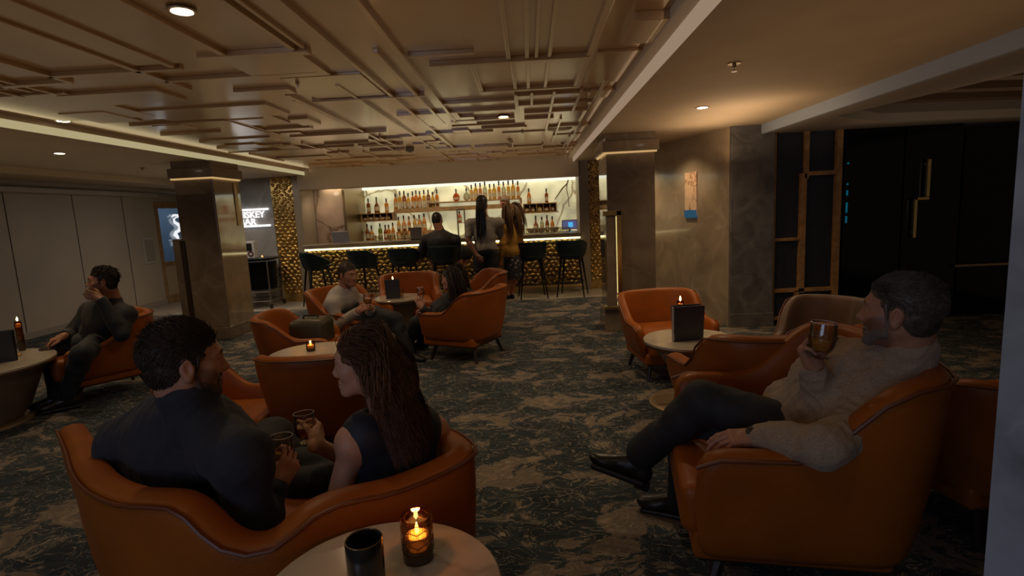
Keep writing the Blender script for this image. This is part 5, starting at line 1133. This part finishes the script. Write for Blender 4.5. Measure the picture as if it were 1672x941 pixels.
# D: man drinking by the left wall
def man_d():
    c=P(167,459,y=4.72); s=1.06; Y=4.8; G=P(148,482,y=4.56)
    J=J_(neck=P(182,490,y=4.80),pel=P(170,585,y=4.88),shL=P(206,514,y=4.68),shR=P(147,507,y=4.98),elL=P(199,546,y=4.56),elR=P(112,548,y=4.85),wrR=P(104,549,y=4.58),knR=P(82,578,y=4.52),knL=P(134,578,y=4.30),anR=P(95,664,y=4.42),anL=P(112,665,y=4.34))
    J['pel'][2]=.50; J['anR'][2]=.11; J['anL'][2]=.12; J['hipL']=J['pel']+np.array([.06,-.07,0]); J['hipR']=J['pel']+np.array([-.06,.07,0])
    D=nrm((.55,-.80,.1)); F=nrm((-.72,-.35,.45)); J['wrL']=grip_wrist(G,F,D,1.,.036)
    t=figure('man in black drinking from a glass in the armchair by the left wall',(-4.0,4.9,0),J,c,(-.80,-.60,.08),s,M_skin_tan,M_blackshirt,M_trouser,lambda *a: short_hair(*a,M_hairbr,700,.035,15,(.0,-.6,.5),1.6,.0022,.006),handL=(F,D,GRIP,'grip'),handR=((-.6,-.6,-.25),(0,0,1),LOOSE,'rest'),stub=.45,toe=((-.7,-.6,0),(-.7,-.6,0)))
    w=J['wrL']; d=nrm(w-J['elL']); a=nrm(np.cross(d,[0,0,1])); b=np.cross(a,d); MB().tube([w-d*.0+(a*math.cos(x)+b*math.sin(x))*.033-np.array([-4.0,4.9,0]) for x in np.linspace(0,2*PI,19)[:-1]],.004,6,closed=True).obj('wristwatch',M_steel,t)
    whisky_glass(G,(-.55,-.35,.75),'glass at the lips of the man in black by the left wall',.9,.25)
man_d()
def man_e():
    c=P(568,448,y=5.75); s=1.08; J=J_(neck=P(562,478,y=5.80),pel=P(556,540,y=5.95),shR=P(543,497,y=5.66),shL=P(585,492,y=5.98),elR=P(552,532,y=5.60),elL=P(603,525,y=5.86),wrR=P(585,508,y=5.45),wrL=P(606,503,y=5.62),knR=P(628,535,y=5.62),knL=P(645,522,y=5.60),anR=P(640,590,y=5.55),anL=P(668,575,y=5.5))
    J['pel'][2]=.50; J['hipR']=J['pel']+np.array([-.03,-.09,0]); J['hipL']=J['pel']+np.array([.03,.09,.02]); J['anR'][2]=.10
    G=P(600,490,y=5.48)
    figure('man in a pale shirt in the armchair left of the far table',(-2.0,5.9,0),J,c,(.86,-.50,-.12),s,M_skin_tan,M_whiteshirt,M_trouser,lambda *a: short_hair(*a,M_hairbr,500,.016,17,(0,-.5,.4),1.2,.0022,.006),handR=((.55,-.1,.3),(-.3,-.8,.3),GRIP,'grip'),handL=((-.2,-.6,.3),(.8,-.2,.3),GRIP,'grip'),stub=.3,toe=((.9,-.4,0),(.9,-.4,-.2)))
    whisky_glass(G,(.1,0,1),'tall glass in the hands of the man in the pale shirt',1.1,.5)
man_e()
def woman_f():
    c=P(737,455,y=5.55); s=1.02; J=J_(neck=P(748,490,y=5.60),pel=P(735,545,y=5.66),shL=P(724,508,y=5.48),shR=P(765,500,y=5.74),elL=P(712,522,y=5.52),elR=P(722,530,y=5.80),wrR=P(700,506,y=5.72),wrL=P(688,502,y=5.48),knL=P(680,528,y=5.78),knR=P(690,525,y=5.9),anL=P(668,590,y=5.85),anR=P(690,590,y=5.95))
    J['pel'][2]=.50; J['hipL']=J['pel']+np.array([0,-.08,0]); J['hipR']=J['pel']+np.array([0,.08,0]); J['anL'][2]=.1; J['anR'][2]=.1
    col=[(J['shL'],J['neck'],.07),(J['neck'],J['shR'],.07),(J['neck'],J['pel'],.13)]; G=P(687,478,y=5.46)
    figure('dark-haired woman in black in the armchair right of the far table, lifting a glass',(-.75,5.62,0),J,c,(-.97,.22,-.02),s,M_skin,M_blackshirt,M_trouser,lambda *a: long_hair(*a,mat('espresso_hair',(.030,.016,.010),.4),850,.42,19,col,.0034,.006,.0,14,.008),True,handL=((-.35,.2,.9),(.3,-.9,.2),GRIP,'grip'),handR=((-.8,-.1,.1),(0,0,1),LOOSE,'rest'),toe=((-1,.2,0),(-1,.2,0)),collar=False)
    whisky_glass(G,(-.1,0,1),'glass lifted by the dark-haired woman in black',.95,.4)
woman_f()
def man_g():
    c=P(714,359,y=9.40); s=1.10; J=J_(neck=P(718,377,y=9.42),pel=P(722,432,y=9.38),shL=P(695,392,y=9.40),shR=P(744,392,y=9.40),elL=P(684,425,y=9.55),elR=P(750,428,y=9.50),wrL=P(700,405,y=9.85),wrR=P(745,402,y=9.85),knL=P(705,430,y=9.8),knR=P(765,428,y=9.66),anL=P(712,475,y=9.72),anR=P(752,470,y=9.6))
    J['pel'][2]=.84; J['hipL']=J['pel']+np.array([-.10,.02,0]); J['hipR']=J['pel']+np.array([.10,.02,0]); J['knL'][2]=.84; J['knR'][2]=.82; J['anL'][2]=.42;J['anR'][2]=.40
    figure('heavy man in black sitting on a stool at the bar, back to us',(-1.55,9.38,0),J,c,(.25,.95,-.1),s,M_skin_tan,M_blackshirt,mat('dark_shorts',(.02,.018,.016),.8),lambda *a: short_hair(*a,M_hairblk,0,.012,23,(0,0,.4),1,.003,.008),sleeve='short',belly=.06,w=1.28,hem=.9,legs='bare',thick=1.25,aw=1.25,neckr=.062,handL=((.3,.9,0),(0,0,1)),handR=((-.3,.9,0),(0,0,1)),vox=.014,hv=.009,toe=((0,1,0),(.3,1,0)))
man_g()
def woman_h():
    c=P(787,334,y=9.02); s=1.08; J=J_(neck=P(790,358,y=9.02),pel=P(793,408,y=9.02),shL=P(768,366,y=9.0),shR=P(815,364,y=9.05),elL=P(764,392,y=8.92),elR=P(817,388,y=9.2),wrL=P(779,418,y=8.84),wrR=P(828,384,y=9.45),hipL=P(783,416,y=9.02),hipR=P(804,416,y=9.02),knL=P(783,452,y=9.02),knR=P(806,452,y=9.02),anL=P(786,482,y=9.15),anR=P(811,486,y=9.04))
    J['anL'][2]=.11; J['anR'][2]=.10
    def hair(t,c,R,s,loc):
        S=SDF(); S.ell(c+R@np.array([0,-.018,.05])*s,np.array([.088,.105,.095])*s,R,.02); S.ell(c+R@np.array([0,-.06,-.02])*s,np.array([.082,.07,.09])*s,R,.02); S.ell(c+R@np.array([0,.13,-.05])*s,np.array([.11,.08,.11])*s,R,.01,'-')
        h=add('hair',local(S.mesh('h',.009),loc),M_hairblk,t); g=np.random.default_rng(31); m=MB()
        for i in range(34):
            x=g.uniform(-.075,.075); y=g.uniform(-.125,-.075); L=g.uniform(.42,.62); p0=c+R@np.array([x*.9,-.09,.02])*s; pts=[p0-loc]
            for k in range(1,7): pts.append(p0-loc+R@np.array([x*.25*k/6,y*.55-.012*math.sin(k+i),0])-np.array([0,0,L*k/6])+np.array([.004*math.sin(i+k*2),0,0]))
            m.tube(pts,[.011,.012,.0115,.011,.010,.009,.005],6)
        m.obj('braids',M_hairblk,h)
    figure('person with long dark braids and black shorts standing at the bar',(-.72,9.02,0),J,c,(.10,.99,-.05),s,M_skin_dk,mat('grey_tee',(.26,.23,.19),.8),mat('black_shorts',(.012,.012,.013),.7),hair,sleeve='short',w=.98,hem=.60,legs='bare',thick=1.02,handL=((.75,-.1,-.55),(.1,-.9,.2),LOOSE,'rest'),handR=((.3,.9,0),(0,0,1)),vox=.012,hv=.008,toe=((-.1,1,0),(.35,.9,0)),shirt_o=.020)
woman_h()
def man_i():
    c=P(824,331,y=10.72); s=1.06; J=J_(neck=P(832,351,y=10.8),pel=P(838,402,y=10.82),shR=P(816,360,y=10.78),shL=P(850,358,y=10.82),elR=P(812,384,y=10.66),elL=P(852,384,y=10.7),wrR=P(815,388,y=10.44),wrL=P(838,386,y=10.42)); 
    J['hipR']=J['pel']+np.array([-.09,0,0]); J['hipL']=J['pel']+np.array([.09,0,0])
    for q in 'LR': J['kn'+q]=J['hip'+q]*np.array([1,1,0])+np.array([0,0,.5]); J['an'+q]=J['hip'+q]*np.array([1,1,0])+np.array([0,0,.10])
    t=figure('bartender in a white shirt with dark braces behind the counter, looking down',(-.42,10.8,0),J,c,(-.55,-.72,-.42),s,M_skin_red,mat('white_bar_shirt',(.62,.60,.55),.7),M_trouser,lambda *a: short_hair(*a,mat('sandy_hair',(.16,.085,.04),.5),300,.016,27,(0,-.4,.6),1.4,.003,.007),handR=((-.2,-.8,-.2),(0,0,1)),handL=((-.3,-.8,-.2),(0,0,1)),vox=.013,hv=.008,toe=((0,-1,0),(0,-1,0)))
    loc=np.array([-.42,10.8,0])
    for q in('shL','shR'):
        a=J[q]*.55+J['neck']*.45; MB().tube([a+np.array([0,.10,-.05])-loc,a+np.array([0,.02,.045])-loc,a+np.array([0,-.09,-.02])-loc,a*np.array([1,1,0])+np.array([0,-.125,1.25])-loc,a*np.array([1,1,0])+np.array([0,-.13,1.0])-loc],.011,6).obj('brace',M_navyshirt,t)
man_i()
def woman_j():
    c=P(835,345,y=9.28); s=1.0; J=J_(neck=P(836,366,y=9.30),pel=P(838,412,y=9.28),shL=P(823,372,y=9.22),shR=P(847,372,y=9.38),elL=P(820,398,y=9.16),elR=P(850,396,y=9.42),wrL=P(818,425,y=9.22),wrR=P(848,400,y=9.62),hipL=P(833,418,y=9.26),hipR=P(843,418,y=9.32),knL=P(832,452,y=9.3),knR=P(838,452,y=9.34),anL=P(828,484,y=9.25),anR=P(836,484,y=9.32))
    J['anL'][2]=.08; J['anR'][2]=.08
    loc=np.array([-.30,9.28,0]); col=[(J['neck'],J['pel'],.125)]
    M_must=mat('mustard_knit',(.46,.235,.035),.85,noise=(160,.2)); mm=mat('floral_skirt',(.025,.022,.032),.8)
    nt=mm.node_tree; vo=nt.nodes.new('ShaderNodeTexVoronoi'); vo.inputs['Scale'].default_value=13; vo.inputs['Randomness'].default_value=.9; tc=nt.nodes.new('ShaderNodeTexCoord'); nt.links.new(tc.outputs['Object'],vo.inputs['Vector']); r=nt.nodes.new('ShaderNodeValToRGB'); e=r.color_ramp.elements; e[0].position=.20; e[0].color=(.42,.36,.34,1); e[1].position=.30; e[1].color=(.022,.020,.030,1); q=e.new(.10); q.color=(.10,.05,.07,1); nt.links.new(vo.outputs['Distance'],r.inputs['Fac']); nt.links.new(r.outputs['Color'],nt.nodes['Principled BSDF'].inputs['Base Color'])
    t=figure('long-haired woman in a mustard jumper and floral skirt standing barefoot at the bar',loc,J,c,(-.30,.94,-.05),s,M_skin_red,M_must,None,lambda *a: long_hair(*a,M_hairblond,520,.46,33,col,.0036,.006,0,14,.008,pull=(.20,-.05,0)),True,legs='bare',handL=((-.1,.1,-1),(-.7,-.6,0)),handR=((.1,.9,0),(0,0,1)),vox=.012,hv=.008,shoes=False,collar=False,shirt_o=.030,names=('jumper','skirt'))
    m=MB(); n=44; V=[];F=[]; pts=[(J['pel'][2]+.06,.125),(J['pel'][2]-.08,.175),(.55,.185),(.36,.20)]
    for z,r_ in pts:
        for j in range(n): a=2*PI*j/n; rr=r_*(1+.05*math.sin(a*9)*(pts[0][0]-z)); V.append((J['pel'][0]-loc[0]+rr*.95*math.cos(a)-.02*(pts[0][0]-z),J['pel'][1]-loc[1]+rr*.8*math.sin(a),z))
    for i in range(3):
        for j in range(n): F.append((i*n+j,i*n+(j+1)%n,(i+1)*n+(j+1)%n,(i+1)*n+j))
    F.append(tuple(range(n))); m.raw(V,F,True).obj('skirt',mm,t)
    for q in 'LR':
        S=SDF(); a=J['an'+q]; R=frame((-.5,.8,0)); S.cone(a,a+np.array([0,0,-.04]),.034,.034,.02); S.cone(a+np.array([0,0,-.045])-R@np.array([0,.03,0]),a+R@np.array([0,.12,-.055]),.032,.022,.03); add('foot',local(S.mesh('foot',.009),loc),M_skin_red,t)
woman_j()
# ================================================================== LIGHT, CAMERA
# added downward spots without fixtures that brighten the room, many ahead of the camera
for (x,y,z,e) in [(-1.4,.6,2.41,5),(.3,.9,2.41,4),(-3.2,1.6,2.41,9),(2.0,3.6,2.33,9),(-5.3,3.4,2.33,16),(-5.3,9.2,2.33,20),(.0,8.7,2.43,30),(-1.7,8.5,2.43,26),(-3.2,8.9,2.43,22),(1.35,8.3,2.33,40),(1.72,7.15,2.33,26),(1.9,5.9,2.33,14),(-3.2,7.3,2.43,22),(-3.9,9.3,2.32,12),(-2.5,5.9,2.43,24)]:
    lamp('SPOT',(x,y,z),e,(1.,.72,.44),.05,(0,0,0),'downward_beam',cone=2.2,blend=.7)
# tubes hidden in the coves, bar lights
lamp('AREA',(X0+.10,5.,CZ+.08),.6,(1,.78,.45),.05,(0,-PI/2,0),'cove_tube',sy=10.)
lamp('AREA',(X1-.13,5.,CZ+.08),.4,(1,.70,.42),.05,(0,PI/2,0),'cove_tube',sy=10.)
lamp('AREA',(-1.6,10.6,2.17),26,(1,.86,.58),4.8,(.35,0,0),'bar_light',sy=.3)
lamp('SPOT',(-3.9,10.2,2.05),9,(1,.80,.58),.05,(.2,0,0),'bar_end_fill',cone=2.9,blend=1.)  # added spot with no fixture, brightens the rose stone
lamp('AREA',(-8.3,11.2,2.25),14,(.7,.85,1.),.8,(0,0,0),'corridor_light',sy=.8)
lamp('AREA',(-5.0,8.7,2.3),10,(1,.93,.85),.9,(0,0,0),'sign_wall_wash',sy=.3)
# dim evening daylight from the glass front behind the camera
lamp('AREA',(-2.4,-2.6,1.5),26,(.50,.66,1.),2.4,(PI/2,0,-.75),'window_light',sy=1.8)
lamp('AREA',(-1.6,4.6,1.93),11.5,(1,.72,.40),4.6,(PI,0,0),'coffer_fill',sy=10)  # added floating lamp facing up, no fixture, fills the bronze ceiling
lamp('AREA',(-1.6,9.0,1.95),7,(1,.78,.46),4.6,(PI,0,0),'coffer_fill',sy=1.6)  # second added fill without fixture, for the bronze ceiling near the bar
lamp('AREA',(1.8,2.6,1.93),5.4,(1,.66,.36),1.7,(PI,0,0),'ceiling_fill',sy=7.5)  # added fill floating under the flat right ceiling, no fixture
lamp('AREA',(4.6,4.6,1.95),3.5,(1,.72,.45),2.4,(PI,0,0),'recess_fill',sy=3)  # added fill without fixture that brightens the slat recess
lamp('AREA',(-5.2,4.5,1.93),4.5,(1,.78,.52),2.1,(PI,0,0),'ceiling_fill',sy=9)  # added fill floating under the flat left ceiling, no fixture
lamp('AREA',(2.0,5.6,1.95),6,(1,.70,.42),.6,(PI,0,0),'wall_fill',sy=1.6)  # added upward fill with no fixture, brightens the pale wall area
w=bpy.data.worlds.new('world'); SC.world=w; w.use_nodes=True; w.node_tree.nodes['Background'].inputs[0].default_value=(.86,.64,.42,1); w.node_tree.nodes['Background'].inputs[1].default_value=.07
cam=bpy.data.cameras.new('camera'); co_=bpy.data.objects.new('camera',cam); COL.objects.link(co_); cam.sensor_width=36; cam.lens=F_/1672*36; cam.clip_start=.05
Mw=Matrix([[*MC[i],(0,0,H_)[i]] for i in range(3)]+[[0,0,0,1]]); co_.matrix_world=Mw; SC.camera=co_
SC.view_settings.view_transform='Standard'; SC.view_settings.look='None'; SC.view_settings.gamma=1; SC.view_settings.exposure=0.; SC.view_settings.use_curve_mapping=False
SC.cycles.use_denoising=True; SC.cycles.max_bounces=7; SC.cycles.transparent_max_bounces=12; SC.cycles.sample_clamp_indirect=4; SC.cycles.caustics_reflective=False; SC.cycles.caustics_refractive=False
